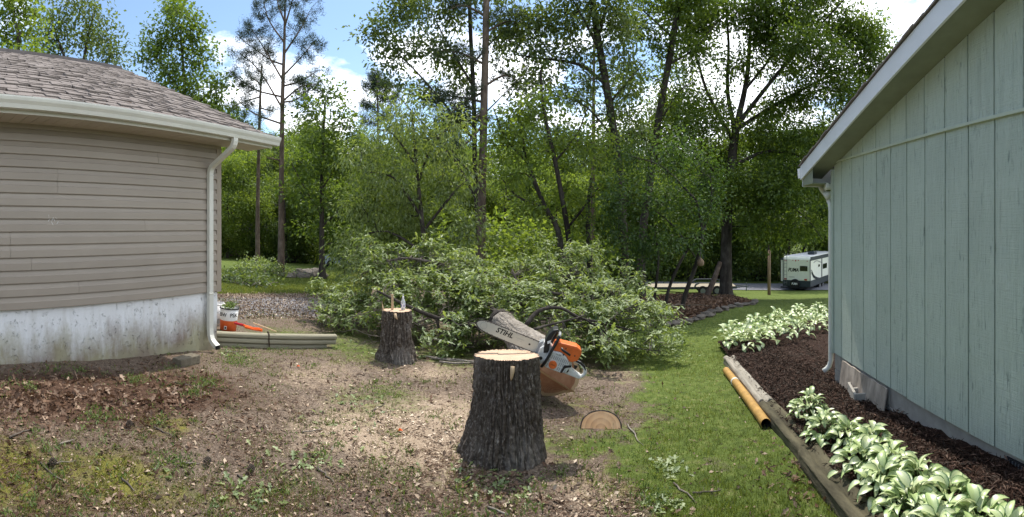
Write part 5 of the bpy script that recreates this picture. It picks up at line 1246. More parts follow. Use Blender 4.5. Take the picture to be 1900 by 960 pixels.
# ------------------------------------------------------------------ right planting bed: timbers, mulch, drain pipe, hostas
def line_pts():
    """outer foot line of the bed edging, from far (end block) to near, world points"""
    return [G(1343, 676), G(1380, 728), G(1432, 795), G(1490, 870), G(1540, 935), G(1600, 1015)]
def right_bed():
    L = line_pts(); far, near = L[0], L[-1]
    d = near-far; d[2] = 0; LL = np.linalg.norm(d); d /= LL; nrm = np.array((-d[1], d[0], 0))     # nrm should point to the house side
    if nrm[0] < 0: nrm = -nrm
    rz = atan2(d[1], d[0])
    def timber(f0, f1, off, h, w, mat, lab, seed, zoff=0, rot=0):
        a = far+d*f0+nrm*off; b = far+d*f1+nrm*off; za = float(TZ(a[0], a[1])); zb = float(TZ(b[0], b[1])); Lt = f1-f0
        o = thing('railroad_tie', lab, 'timber', (a[0], a[1], za+zoff), rz+rot, 'old timbers edging the hosta bed'); o.rotation_euler = (0, -atan2(zb-za, Lt), rz+rot)
        nx = 70; prof = []
        for k in range(28):
            t = k/28*4
            side = int(t); u = t-side
            prof.append([(w*u, 0), (w, h*u), (w*(1-u), h), (0, h*(1-u))][side])
        s = 1 if (np.array((-sin(rz), cos(rz)))@nrm[:2]) > 0 else -1
        X, K = np.meshgrid(np.linspace(0, Lt, nx), np.arange(28), indexing='ij'); pr = np.array(prof); Y = pr[K, 0]-w/2; Zp = pr[K, 1]-h/2
        cr = vn(X*2.2+seed*3, K*1.7, seed)-.5; gr = vn(X*6, K*3.1, seed+3)-.5; dec = np.clip(vn(X*3+seed, K*0+2, seed+7)-.55, 0, 1)
        sc = 1+cr*.10+gr*.09
        rr_ = np.hypot(np.abs(Y)/(w/2), np.abs(Zp)/(h/2)); rnd_ = np.where(rr_ > 1.25, 1.22/rr_, 1.0)
        Yo = Y*sc*rnd_; Zo = Zp*sc*rnd_-np.where(Zp > h*.3, dec*.06, 0)-np.where((Zp > h*.45) & (np.abs(Y) < w*.16), .018+.012*(gr > 0), 0)+h/2
        V = np.stack([X, (Yo+w/2)*s, Zo], -1).reshape(-1, 3); idx = np.arange(nx*28).reshape(nx, 28); nxt = np.roll(idx, -1, 1)
        q = np.stack([idx[:-1], nxt[:-1], nxt[1:], idx[1:]], -1).reshape(-1, 4)
        me = npmesh('timber_body', V, q, M[mat]); bm = bmesh.new(); bm.from_mesh(me); bm.verts.ensure_lookup_table()
        bm.faces.new([bm.verts[i] for i in range(28)]); bm.faces.new([bm.verts[(nx-1)*28+i] for i in range(28)]); bmesh.ops.recalc_face_normals(bm, faces=bm.faces); bm.to_mesh(me); bm.free()
        link('timber_body', me, o)
    timber(-.02, .16, .0, .15, .20, 'timber_grey', 'short grey end block of the bed edging beside the small hostas', 1, -.02)
    mid = LL*.50
    timber(.17, mid, .0, .15, .17, 'timber_grey', 'split weathered grey timber edging the mulch behind the drain pipe', 2, -.02)
    timber(mid+.005, mid+(LL-mid)*.55, .0, .15, .19, 'timber_mossy', 'rotted mossy timber edging the bed in front of the large hostas', 3, -.03, radians(.6))
    timber(mid+(LL-mid)*.55+.01, LL+1.6, -.01, .16, .19, 'timber_mossy', 'nearest dark mossy timber at the bottom edge of the picture', 4, -.03)
    # mulch sheet between the edging and the house, and on round the far hostas
    def bedz(x, y): return TZ(x, y)+.105
    V = []; nu = 180; nv = 70
    u = np.linspace(-1.6, LL+2.2, nu); P0 = far[:2]+nrm[:2]*.12
    U, Vv = np.meshgrid(u, np.linspace(0, 1, nv), indexing='ij')
    # inner border: the foundation line
    fx, fy = RO; ux, uy = cos(RRZ), sin(RRZ)
    X0 = P0[0]+d[0]*U; Y0 = P0[1]+d[1]*U
    # distance from each edge point to the wall line along nrm
    wn = np.array((-sin(RRZ), cos(RRZ))); dist = ((fx-X0)*wn[0]+(fy-Y0)*wn[1])/(nrm[0]*wn[0]+nrm[1]*wn[1])
    W = dist+.03
    X = X0+nrm[0]*W*Vv; Y = Y0+nrm[1]*W*Vv
    Z = bedz(X, Y)+(vn(X*9+40, Y*9+40, 61)-.5)*.05+(vn(X*26+40, Y*26+40, 62)-.5)*.03+.02*sstep(Vv*4)
    idx = np.arange(nu*nv).reshape(nu, nv); q = np.stack([idx[:-1, :-1], idx[:-1, 1:], idx[1:, 1:], idx[1:, :-1]], -1).reshape(-1, 4)
    tag(link('mulch_bed', npmesh('mulch_bed', np.stack([X, Y, Z], -1), q, M['mulch'], None, True)), kind='structure')
    # the bed goes on past the house corner under the far hostas
    poly = [G(1343, 668), G(1360, 650), G(1420, 622), G(1480, 603), G(1560, 585), G(1600, 600), G(1575, 720), G(1530, 715), G(1450, 676)]
    c2 = np.mean(poly, axis=0); nr = 26; na = 64; pp = []
    per = np.array([p[:2] for p in poly]+[poly[0][:2]]); seg = np.linspace(0, len(poly), na, endpoint=False)
    ring = np.array([per[int(t)]*(1-(t-int(t)))+per[int(t)+1]*(t-int(t)) for t in seg])
    T = np.linspace(0.001, 1, nr)[:, None, None]; XY = c2[:2]+(ring[None]-c2[:2])*T; X = XY[..., 0]; Y = XY[..., 1]
    Z = TZ(X, Y)-.06+.14*sstep((1-T[..., 0])*14)+(vn(X*9+40, Y*9+40, 63)-.5)*.04
    idx = np.arange(nr*na).reshape(nr, na); nx = np.roll(idx, -1, 1); q = np.stack([idx[:-1], nx[:-1], nx[1:], idx[1:]], -1).reshape(-1, 4)
    tag(link('mulch_bed', npmesh('mulch_bed', np.stack([X, Y, Z], -1), q, M['mulch'], None, True)), kind='structure')
    rg = np.random.default_rng(8); n = 9000; f = rg.uniform(0, len(poly), n); i = f.astype(int); fr = (f-i)[:, None]; e = per[i]*(1-fr)+per[i+1]*fr; t = rg.uniform(0, 1, n)[:, None]**.5; xy = c2[:2]+(e-c2[:2])*t
    z = TZ(xy[:, 0], xy[:, 1])-.06+.14*sstep((1-t[:, 0])*14)+(vn(xy[:, 0]*9+40, xy[:, 1]*9+40, 63)-.5)*.04+.01; dd = unit(n, rg); dd[:, 2] *= .35; up = unit(n, rg)*.6; up[:, 2] += 1
    Vc, Fc, K = leaf_arrays(np.column_stack([xy, z]), dd, up, rg.uniform(.03, .09, n), rg.uniform(.008, .02, n), 'diamond')
    tag(link('shredded_mulch', npmesh('shredded_mulch', Vc, Fc, M['mulch_chip'], dict(rnd=np.repeat(rg.uniform(0, 1, n)**1.6, K)))), 'dark shredded bark mulch under the far hostas', 'mulch', kind='stuff')
    # shredded bark on top
    n = 34000; rng = np.random.default_rng(3)
    uu = rng.uniform(-1.5, LL+2.0, n); vv = rng.uniform(0.0, 1, n)
    x0 = P0[0]+d[0]*uu; y0 = P0[1]+d[1]*uu; ds = ((fx-x0)*wn[0]+(fy-y0)*wn[1])/(nrm[0]*wn[0]+nrm[1]*wn[1])
    x = x0+nrm[0]*ds*vv; y = y0+nrm[1]*ds*vv
    z = bedz(x, y)+(vn(x*9+40, y*9+40, 61)-.5)*.05+(vn(x*26+40, y*26+40, 62)-.5)*.03+.02*sstep(vv*4)+rng.uniform(.002, .016, n)
    dd = unit(n, rng); dd[:, 2] *= .35; dd /= np.linalg.norm(dd, axis=1)[:, None]; up = unit(n, rng)*.6; up[:, 2] += 1
    Vc, Fc, K = leaf_arrays(np.stack([x, y, z], -1), dd, up, rng.uniform(.02, .075, n), rng.uniform(.005, .016, n), 'diamond')
    r = rng.uniform(0, 1, n)**1.6
    tag(link('shredded_mulch', npmesh('shredded_mulch', Vc, Fc, M['mulch_chip'], dict(rnd=np.repeat(r, K)))), 'dark shredded bark mulch covering the bed along the green house', 'mulch', kind='stuff')
    # corrugated drain pipe on the grass beside the edging
    a = G(1347, 694); b = G(1421, 796); a[2] += .05; b[2] += .05
    o = thing('drain_pipe', 'tan corrugated drain pipe with a white coupler lying beside the bed timbers', 'drain pipe', a)
    dv = b-a; Lp = np.linalg.norm(dv); dv /= Lp; ringn = int(Lp/.012); pts = [a*0+dv*Lp*i/ringn+np.array((0, 0, .012*sin(pi*i/ringn))) for i in range(ringn+1)]; rad = [.050+(.0030 if i % 2 else -.0010) for i in range(ringn+1)]
    m = MB(); m.tube(pts, rad, 20, cap=False); m.build('pipe_wall', M['drain_pipe'], o, smooth=False)
    m = MB(); m.tube([pts[-1], pts[-3], pts[-12]], [.0485, .044, .043], 20, cap=False); m.tube([pts[-12]+dv*.0, pts[-13]], [.0429, .01], 20); m.build('pipe_bore', M['pipe_dark'], o, smooth=True)
    k = int(ringn*.30); m = MB(); m.tube([pts[k], pts[k+1], pts[k+3], pts[k+4]], [.054, .058, .058, .054], 20); m.build('coupler', M['drain_coupler'], o, smooth=True)
    return far, d, nrm, LL, bedz
FAR, DD, NN, LLB, bedz = right_bed()

def hosta_leaf(seed, L, Wd, curl):
    nu, nv = 7, 5; V = []; E = []; Rb = []; rs = random.Random(seed); tw = rs.uniform(-.25, .25)
    for i in range(nu):
        t = i/(nu-1); w = Wd*(sin(pi*min(1, t*.93+.03)**.78)**.8 if t < 1 else 0)*.5
        if i == 0: w = Wd*.05
        if i == nu-1: w = 0.001
        for j in range(nv):
            s = (j/(nv-1)-.5)*2
            y = s*w; x = L*t*cos(curl*t*.6); z = L*(.10*sin(pi*t)-curl*.35*t*t)+abs(s)*w*.45+.006*sin(t*9+s*4+seed)
            V.append((x, y+tw*z*.3, z)); E.append(min(1.0, max(abs(s)**1.6, t**5*.9)*.75)); Rb.append(.5+.5*math.cos(s*14))
    for j in (0,): pass
    Fc = [(i*nv+j, (i+1)*nv+j, (i+1)*nv+j+1, i*nv+j+1) for i in range(nu-1) for j in range(nv-1)]
    # stalk
    return npmesh('leaf', V, Fc, M['hosta_leaf'], dict(edge=E, rib=Rb), True)
def hostas():
    rng = random.Random(17)
    big = [hosta_leaf(s, 1.0, .46+.05*(s % 3), .55+.14*(s % 4)) for s in range(7)]
    stem = MB(); stem.tube([(0, 0, 0), (.28, 0, .45), (.62, 0, .80), (1, 0, 1)], [.035, .03, .025, .018], 5); stem_me = stem.mesh('stem', M['weed'], True)
    def plant(x, y, z, n, ll, hgt, lab, grp, spread=1.0, stems=True):
        o = thing('hosta', lab, 'hosta', (x, y, z), 0, grp)
        for k in range(n):
            f = (k+.5)/n; a = k*2.39996+rng.uniform(-.9, .9); f = min(1, max(0, f+rng.uniform(-.25, .25))); el = radians(62-66*f+rng.uniform(-24, 24))
            h = hgt*(.95-.55*f)*rng.uniform(.8, 1.15); r = hgt*spread*(.08+.68*f**.8)*rng.uniform(.7, 1.25)
            px, py = r*cos(a), r*sin(a); s = ll*rng.uniform(.72, 1.12)*(1-.1*f)
            lf = link('leaf', big[rng.randrange(7)], o, (px, py, h), (rng.uniform(-.6, .6), -el*.62+rng.uniform(-.1, .35), a+rng.uniform(-.85, .85)), s)
            if stems and k % 2 == 0:
                link('stem', stem_me, o, (0, 0, 0), (0, 0, a), (r, r, h))
        return o
    # near clump row: along the edging
    spots = []
    rows = [(1502, 782, .17, 'yellow green hosta farthest up the near row, next to the drain pipe end'), (1575, 836, .2, ''), (1530, 818, .2, ''), (1618, 850, .2, ''), (1600, 885, .17, ''), (1655, 893, .2, ''), (1640, 930, .2, ''), (1705, 925, .2, ''), (1690, 975, .2, ''), (1762, 968, .2, ''), (1740, 1030, .2, ''), (1815, 1010, .2, ''), (1800, 1080, .2, ''), (1868, 1050, .2, ''), (1870, 1130, .2, ''), (1930, 1090, .2, '')]
    names = ['large white centred hosta at the top of the near row beside the mulch', 'hosta of the near row between the yellow green one and the mossy timber notch', 'hosta of the near row growing toward the foundation, second from the top', 'hosta of the near row leaning over the notch in the mossy timber', 'hosta in the middle of the near row on the mulch side', 'hosta in the middle of the near row on the timber side',
             'broad leaved hosta of the near row on the mulch side below the middle', 'hosta of the near row overhanging the nearest timber', 'hosta on the mulch side close to the bottom edge of the picture', 'hosta by the timber cut by the bottom edge of the picture', 'hosta on the mulch side nearest the foundation vent', 'hosta low at the bottom edge below the foundation vent', 'hosta in the bottom right corner on the mulch side', 'hosta just below the bottom right corner', 'hosta at the extreme bottom right beyond the vent']
    for i, (px, py, ll, lb) in enumerate(rows):
        p = G(px, py, .10); x, y = p[0], p[1]; z = float(bedz(x, y))
        plant(x, y, z, 64 if i else 70, .122 if i else .105, .20 if i else .23, lb or names[i-1], 'large hostas by the near timbers', 1.0 if i else .9)
    far = [(1356, 648), (1378, 660), (1392, 638), (1410, 652), (1425, 628), (1445, 642), (1458, 618), (1478, 632), (1490, 610), (1508, 622), (1520, 602), (1538, 614), (1555, 600), (1400, 622), (1440, 606), (1480, 596), (1518, 588), (1372, 636)]
    fn = ['leftmost', 'front left', 'left', 'front', 'middle', 'front middle', 'middle right', 'front right', 'right', 'front far right', 'far right', 'half hidden', 'hidden', 'back left', 'back', 'back right', 'back far right', 'back leftmost']
    desc = ['hosta at the left tip of the far row beside the end block', 'hosta of the far row right behind the end block', 'hosta of the far row near its left tip, second rank', 'front rank hosta of the far row, left of its middle', 'middle rank hosta of the far row, left of its middle', 'front rank hosta in the middle of the far row', 'middle rank hosta in the middle of the far row', 'front rank hosta of the far row, right of its middle',
            'middle rank hosta of the far row, right of its middle', 'front rank hosta of the far row by the corner downspout', 'middle rank hosta of the far row by the house corner', 'hosta of the far row partly hidden by the house corner', 'hosta of the far row mostly hidden behind the house corner', 'back rank hosta of the far row near its left end', 'back rank hosta in the middle of the far row', 'back rank hosta of the far row, right of its middle', 'back rank hosta of the far row against the bright lawn', 'back rank hosta at the left tip of the far row']
    for i, (px, py) in enumerate(far):
        p = G(px, py+2); x, y = p[0], p[1]; z = float(TZ(x, y))+.05
        plant(x, y, z, 34, .20, .40, desc[i], 'hostas in the far row', .95, stems=False)
hostas()

# ------------------------------------------------------------------ camper, flatbed trailer, pole, mulch island
def camper():
    RHO = 38.5; c = P(1478, 545, RHO); c[2] = float(TZ(c[0], c[1])); az = (1478-HX)/F
    zg = P(1478, 546, RHO)[2]
    o = thing('camper', 'cream and black travel camper parked on the street beyond the lawn', 'camper', (c[0], c[1], zg), -az-radians(21))
    # local: x right (seen from camera), y away from the camera ; rear face at y=0
    Wd = 1.22; Ht = 3.15; Lg = 8.2; Zb = .62
    m = MB(); prof = [(0, Zb+.52), (0, Ht-.25), (.12, Ht-.05), (.3, Ht), (Lg, Ht), (Lg+.4, Ht-.6), (Lg+.3, Zb+.52)]
    m.prism(prof, 0, -Wd, Wd); body = m.build('body', M['rv_cream'], o, bevel=.03)
    m = MB(); m.box(-Wd-.005, Wd+.005, -.01, Lg+.2, Zb, Zb+.52); m.build('lower_skirt', M['rv_dark'], o, bevel=.02)
    for k in range(11):
        m = MB(); z = Zb+.66+k*.17; m.box(-Wd+.02, Wd-.02, -.009, .004, z, z+.012); m.build('siding_rib', M['plastic_white'], body)
    for s in (-1, 1):
        m = MB(); m.box(s*Wd-.03, s*Wd+.03, -.02, .02, Zb, Ht-.2); m.build('corner_trim', M['rv_dark'], o)
    m = MB(); m.box(Wd+.001, Wd+.03, .06, Lg, Ht-.33, Ht-.02); m.build('awning', M['rv_dark'], o)
    m = MB(); m.box(-Wd+.05, Wd-.1, .3, Lg-.3, Ht+.001, Ht+.03); m.build('roof_membrane', M['plastic_white'], o)
    m = MB(); m.box(.2, .8, 2.2, 3.0, Ht+.031, Ht+.3); m.build('roof_unit', M['rv_dark'], o, bevel=.05)
    # slide out on the left
    m = MB(); m.box(-Wd-.42, -Wd-.006, .5, 3.4, Zb+.35, Ht-.35); m.build('slide_out', M['rv_cream'], o, bevel=.02)
    m = MB(); m.box(-Wd-.44, -Wd-.007, .47, 3.42, Ht-.349, Ht-.22); m.build('slide_topper', M['rv_dark'], o)
    # rear window, lettering, lights
    m = MB(); m.box(.30, .98, -.022, .0, 1.95, 2.38); w = m.build('rear_window', M['glass_dark'], o, bevel=.02)
    text('PUMA', .42, 'ink_black', body, (-.30, -.014, 2.02), (radians(90), 0, 0), shear=.3, bold=.012, sx=.85)
    text('PALOMINO', .10, 'ink_black', body, (-.42, -.014, 1.42), (radians(90), 0, 0))
    for x in (-.33, -.08, .17): m = MB(); m.box(x-.045, x+.045, -.02, .0, Ht-.34-(.06 if x == -.08 else 0), Ht-.28); m.build('marker_light', M['red_light'], o)
    for x in (-1.05, -.92, .95): m = MB(); m.box(x-.04, x+.04, -.02, .0, Ht-.40, Ht-.34); m.build('marker_light', M['red_light'], o)
    for x in (-1.0, .82): m = MB(); m.box(x-.12, x+.12, -.03, -.0, Zb+.56, Zb+.68); m.build('tail_light', M['red_light'], o)
    # spare wheel cover
    m = MB(); m.tube([(-.12, -.011, .87), (-.12, -.20, .87), (-.12, -.22, .87)], [.40, .40, .36], 28); sp = m.build('spare_wheel', M['rubber'], o, smooth=False)
    text('PUMA', .24, 'ink_white', sp, (-.12, -.224, .88), (radians(90), 0, 0), shear=.3, bold=.006, sx=.85)
    m = MB(); m.box(-Wd-.15, Wd-.2, -.20, -.08, .50, .60); m.build('bumper', M['rubber'], o)
    # ladder
    for x in (-1.10, -.85): m = MB(); m.tube([(x, -.09, .8), (x, -.09, Ht+.1), (x, .15, Ht+.2)], .016, 6); m.build('ladder_rail', M['metal_grey'], o)
    for k in range(7): m = MB(); z = .95+k*.32; m.tube([(-1.10, -.09, z), (-.85, -.09, z)], .013, 5); m.build('ladder_rung', M['metal_grey'], o)
    # side: swooshes, door, window
    for i in range(2):
        q = smooth_pts([(Wd+.012, .25, 2.05-.2*i), (Wd+.012, .8, 1.55-.14*i), (Wd+.012, 1.7, 1.25-.1*i), (Wd+.012, 2.4, 1.15-.1*i)], 5); m = MB(); m.tube(q, [.03+.03*math.sin(pi*t/(len(q)-1)) for t in range(len(q))], 6); m.build('swoosh_stripe', M['rv_dark'], body)
    q = smooth_pts([(Wd+.012, .9, 2.62), (Wd+.012, 1.6, 2.72), (Wd+.012, 2.6, 2.55), (Wd+.012, 3.2, 2.4)], 5); m = MB(); m.tube(q, .03, 6); m.build('swoosh_stripe', M['metal_grey'], body)
    m = MB(); m.box(Wd+.004, Wd+.04, 3.0, 3.15, Zb+.5, Ht-.3); m.build('awning_arm', M['rv_dark'], o)
    m = MB(); m.box(Wd+.004, Wd+.03, 3.4, 4.6, 1.85, 2.3); m.build('side_window', M['glass_dark'], o)
    m = MB(); m.box(Wd+.004, Wd+.03, 2.1, 2.5, 2.15, 2.35); m.build('side_vent', M['glass_dark'], o)
    m = MB(); m.box(Wd+.004, Wd+.035, 5.2, 5.9, Zb+.3, 2.75); m.build('door', M['glass_dark'], o)
    for (x, y) in ((-.95, 3.1), (-.95, 4.0), (.95, 3.1), (.95, 4.0), (.1, .6), (.75, .6)):
        if y < 1: continue
        m = MB(); m.tube([(x-.12, y, .37), (x+.12, y, .37)], .37, 20); wh = m.build('wheel', M['rubber'], o); m = MB(); m.tube([(x-.125, y, .37), (x+.125, y, .37)], .19, 14); m.build('rim', M['metal_grey'], wh)
    m = MB(); m.box(-.9, .9, .2, Lg-.2, .45, .60); m.build('frame', M['rubber'], o)
    # tow chassis wheels shown below the rear
    for x in (-.25, .42): m = MB(); m.tube([(x-.13, 1.1, .33), (x+.13, 1.1, .33)], .33, 18); m.build('wheel', M['rubber'], o)
camper()
def flatbed():
    RHO = 35.5; c = P(1312, 547, RHO); az = (1312-HX)/F; o = thing('flatbed_trailer', 'low flatbed trailer with wooden deck and twin wheels behind the oak', 'trailer', (c[0], c[1], float(TZ(c[0], c[1]))+.02), -az+radians(6))
    L0, L1 = -4.6, 2.1
    for k in range(6):
        m = MB(); y = -1+k*.335; m.box(L0, L1, y, y+.32, .60, .64); m.build('deck_plank', M['deck_wood'], o)
    m = MB(); m.box(L0, L1+.05, -1.06, -1.0, .46, .645); m.build('side_rail', M['rv_dark'], o); m = MB(); m.box(L0, L1+.05, 1.02, 1.08, .46, .645); m.build('side_rail', M['rv_dark'], o)
    m = MB(); m.box(L0, L1, -.95, 1, .48, .595); m.build('chassis', M['rv_dark'], o)
    for x in (-.45, .62):
        for y in (-1.2, 1.2):
            m = MB(); m.tube([(x, y-.11, .36), (x, y+.11, .36)], .36, 22); w = m.build('wheel', M['rubber'], o); m = MB(); m.tube([(x, y-.13, .36), (x, y+.10, .36)], .2, 16); m.build('rim', M['metal_grey'], w)
    for y0 in (-1.36, 1.08):
        m = MB(); outer = [(-1.15, .55), (-1.02, .85), (-.75, .98), (.9, .98), (1.18, .85), (1.3, .55)]; inner = [(p[0]*.93+.005, p[1]-.05) for p in outer[::-1]]
        m.prism(outer+inner, 1, y0, y0+.28); m.build('fender', M['rv_dark'], o)
    m = MB(); m.tube([(L1, -.7, .5), (L1+1.2, 0, .5)], .05, 6); m.build('tongue_bar', M['rv_dark'], o); m = MB(); m.tube([(L1, .7, .5), (L1+1.2, 0, .5)], .05, 6); m.build('tongue_bar', M['rv_dark'], o)
    m = MB(); m.tube([(L1+1.0, 0, .1), (L1+1.0, 0, .75)], .04, 8); m.build('jack', M['metal_grey'], o)
flatbed()
def misc_far():
    c = P(1427, 548, 34.5); z = float(TZ(c[0], c[1])); o = thing('wooden_post', 'slim bare wooden post standing on the lawn edge left of the camper', 'post', (c[0], c[1], z))
    m = MB(); m.tube([(0, 0, -.2), (0, 0, 1.5), (.03, 0, 3.4)], [.13, .12, .10], 10); m.build('shaft', M['pole_wood'], o, smooth=True)
    m = MB(); m.tube([(-.03, 0, 3.4), (-.03, 0, 8.2)], .05, 6); m.build('upper_rod', M['bark_dark'], o)
    # log leaning on the oak
    a = P(1309, 551, 25.5); a[2] = float(TZ(a[0], a[1])); b = P(1336, 487, 26.6); o = thing('leaning_log', 'cut log leaning against the thick dark oak trunk', 'log', a)
    m = MB(); m.tube([a*0, (b-a)*.5+np.array((.04, 0, 0)), b-a], [.19, .16, .14], 9); m.build('stem', M['bark_pine'], o, smooth=True)
    # hanging gourd like feeder
    p = P(1300, 486, 14.3); o = thing('hanging_feeder', 'rounded brown feeder hanging among the evergreen branches', 'bird feeder', p)
    m = MB(); m.tube([(0, 0, -.14), (0, 0, -.12), (0, 0, -.04), (0, 0, .03), (0, 0, .09), (0, 0, .13)], [.04, .09, .115, .10, .05, .015], 14); m.build('pot', M['pole_wood'], o, smooth=True)
    m = MB(); m.tube([(0, 0, .12), (0, 0, .6)], .004, 4); m.build('hanger', M['metal_grey'], o)
    # raised mulch island edged with stones
    poly = [(1150, 600), (1200, 610), (1258, 607), (1292, 597), (1322, 583), (1360, 572), (1398, 566), (1402, 560), (1370, 553), (1300, 549), (1230, 548), (1160, 560)]
    pts = [G(*q) for q in poly]; c2 = np.mean(pts, axis=0); per = np.array([q[:2] for q in pts]+[pts[0][:2]]); na = 96; seg = np.linspace(0, len(pts), na, endpoint=False)
    ring = np.array([per[int(t)]*(1-(t-int(t)))+per[int(t)+1]*(t-int(t)) for t in seg]); nr = 40
    T = np.linspace(.001, 1, nr)[:, None, None]; XY = c2[:2]+(ring[None]-c2[:2])*T; X = XY[..., 0]; Y = XY[..., 1]; Z = TZ(X, Y)-.05+.27*sstep((1-T[..., 0])*3)+(vn(X*3+40, Y*3+40, 63)-.5)*.12
    idx = np.arange(nr*na).reshape(nr, na); nx = np.roll(idx, -1, 1); q = np.stack([idx[:-1], nx[:-1], nx[1:], idx[1:]], -1).reshape(-1, 4)
    tag(link('mulch_island', npmesh('mulch_island', np.stack([X, Y, Z], -1), q, M['mulch'], None, True)), kind='structure')
    rng = random.Random(2)
    def rock(x, y, z, s, name, lab, grp, seed):
        rs = np.random.default_rng(seed); bm = bmesh.new(); bmesh.ops.create_icosphere(bm, subdivisions=2, radius=1)
        for v in bm.verts:
            c = v.co; f = 1+.25*math.sin(c.x*3+seed)*math.cos(c.y*2.3+seed*2)+.12*math.sin(c.z*5+seed*3); v.co = c*f
        me = bpy.data.meshes.new('rock'); bm.to_mesh(me); bm.free(); me.materials.append(M['rock'])
        o = link(name, me, None, (x, y, z), (0, 0, seed*1.7), (s*rng.uniform(.9, 1.5), s*rng.uniform(.7, 1), s*rng.uniform(.45, .65))); tag(o, lab, 'rock', grp); return o
    k = 0
    for f in np.linspace(.6, 6.9, 20):
        i = int(f); a = per[i]*(1-(f-i))+per[i+1]*(f-i); rock(a[0], a[1], float(TZ(a[0], a[1]))+.08, rng.uniform(.11, .2), 'edging_stone', 'rough stone edging the mulch island, '+('under the evergreen stems' if f < 2.6 else 'below the leaning log' if f < 4 else 'below the spreading oak' if f < 5.4 else 'at the pointed right tip'), 'stones edging the mulch island', k); k += 1
    # dead leaves in the island, weeds
    rg = np.random.default_rng(6); n = 4500; f = rg.uniform(0, len(pts), n); i = f.astype(int); fr = (f-i)[:, None]; e = per[i]*(1-fr)+per[i+1]*fr; t = rg.uniform(0, 1, n)[:, None]**.6; xy = c2[:2]+(e-c2[:2])*t
    z = TZ(xy[:, 0], xy[:, 1])-.04+.27*sstep((1-t[:, 0])*3)+.04; d = unit(n, rg); d[:, 2] *= .5; V, Fc, K = leaf_arrays(np.column_stack([xy, z]), d, unit(n, rg)+np.array((0, 0, 1)), rg.uniform(.08, .17, n), rg.uniform(.05, .1, n), 'diamond')
    tag(link('dead_leaves', npmesh('dead_leaves', V, Fc, M['dead_leaf'], dict(rnd=np.repeat(rg.uniform(0, .6, n), K)))), 'brown dead leaves heaped on the mulch island', 'dead leaves', kind='stuff')
    # rock pile by the tall left pine
    for k, (px, py, s) in enumerate(((548, 514, .35), (562, 516, .3), (575, 512, .45), (590, 514, .5), (583, 506, .35), (555, 508, .3), (600, 516, .25), (540, 517, .25), (568, 506, .3))):
        q = G(px, py); rock(q[0], q[1], q[2]+.1, s, 'field_rock', ('lower' if py > 512 else 'upper')+' brown field rock '+('next to the tall airy pine' if px < 560 else 'midway from pine to maple' if px < 580 else 'next to the maple trunk'), 'rocks piled by the tall airy pine', 40+k)
    # brush pile and cut grass mound on the far lawn
    def brush(px, py, w, h, lab, leafm, n, seed):
        q = G(px, py); o = thing('brush_pile', lab, 'brush pile', q); rg = np.random.default_rng(seed); m = MB(); cl = []
        for i in range(n):
            a = rg.uniform(0, 2*pi); r = w*rg.uniform(0, 1)**.5; p0 = np.array((r*cos(a), r*sin(a)*.6, .05)); p1 = p0+unit(1, rg)[0]*np.array((w*.4, w*.4, h)); p1[2] = abs(p1[2])*(1-r/w*.5)+.05; m.tube([p0, (p0+p1)/2+(0, 0, .05), p1], [.02, .015, .006], 4, cap=False); cl.append(p1)
        tag(m.build('branches', M['bark_log'], o), kind='stuff')
        link('leaves', crown_mesh('leaves', np.array(cl), M[leafm], 18, .18, .16, .08, 'diamond', .2, rg), o)
    brush(476, 506, 1.0, .8, 'tall heap of cut leafy branches left of the tall airy pine', 'leaf_fallen', 70, 1)
    brush(505, 512, .9, .7, 'lower heap of cut branches at the foot of the tall airy pine', 'leaf_fallen', 40, 2)
    brush(455, 528, 1.0, .3, 'low greyish heap of clippings on the far lawn', 'leaf_grey', 70, 3)
    # distant buildings and car glimpsed through the leaves
    c = P(425, 492, 46); o = thing('house', 'distant pink walled house glimpsed between trunks by the downspout', 'house', (c[0], c[1], float(TZ(c[0], c[1]))), radians(25))
    m = MB(); m.box(-6, 3.4, 0, 6, -.3, 2.5); m.build('wall', M['pink_wall'], o)
    m = MB(); m.prism([(-.5, 2.4), (6.5, 2.4), (3, 4.3)], 0, -6.5, 3.9); m.build('roof', M['roof_dark'], o)
    for x in (-4, -1.2, 1.6): m = MB(); m.box(x-.5, x+.5, -.03, .02, .9, 2.0); m.build('window', M['glass_dark'], o)
    c = P(905, 478, 44); o = thing('house', 'distant pale building with light roof glimpsed behind the tall brown pine', 'house', (c[0], c[1], float(TZ(c[0], c[1]))), radians(-5))
    m = MB(); m.box(-4.5, 4.5, 0, 6, -.3, 2.4); m.build('wall', M['pale_wall'], o)
    m = MB(); m.prism([(-.6, 2.3), (6.6, 2.3), (3, 4.1)], 0, -5, 5); m.build('roof', M['plastic_white'], o)
    for x in (-2.6, 0, 2.6): m = MB(); m.box(x-.5, x+.5, -.03, .02, .9, 1.9); m.build('window', M['glass_dark'], o)
    c = P(648, 500, 38); o = thing('parked_car', 'pale parked car glimpsed behind the pale drooping willowy tree', 'car', (c[0], c[1], float(TZ(c[0], c[1]))+.02), radians(10))
    m = MB(); m.prism([(-2.2, .35), (2.2, .35), (2.25, .75), (1.9, .9), (1.1, .98), (.5, 1.4), (-1.1, 1.42), (-1.9, .98), (-2.2, .9)], 1, -.85, .85); m.build('body', M['car_paint'], o, bevel=.06)
    m = MB(); m.prism([(.95, 1.0), (.45, 1.34), (-1.05, 1.36), (-1.65, 1.0)], 1, -.87, .87); m.build('windows', M['glass_dark'], o)
    for x in (-1.4, 1.4):
        for y in (-.8, .8): m = MB(); m.tube([(x, y-.1, .33), (x, y+.1, .33)], .33, 16); m.build('wheel', M['rubber'], o)
misc_far()

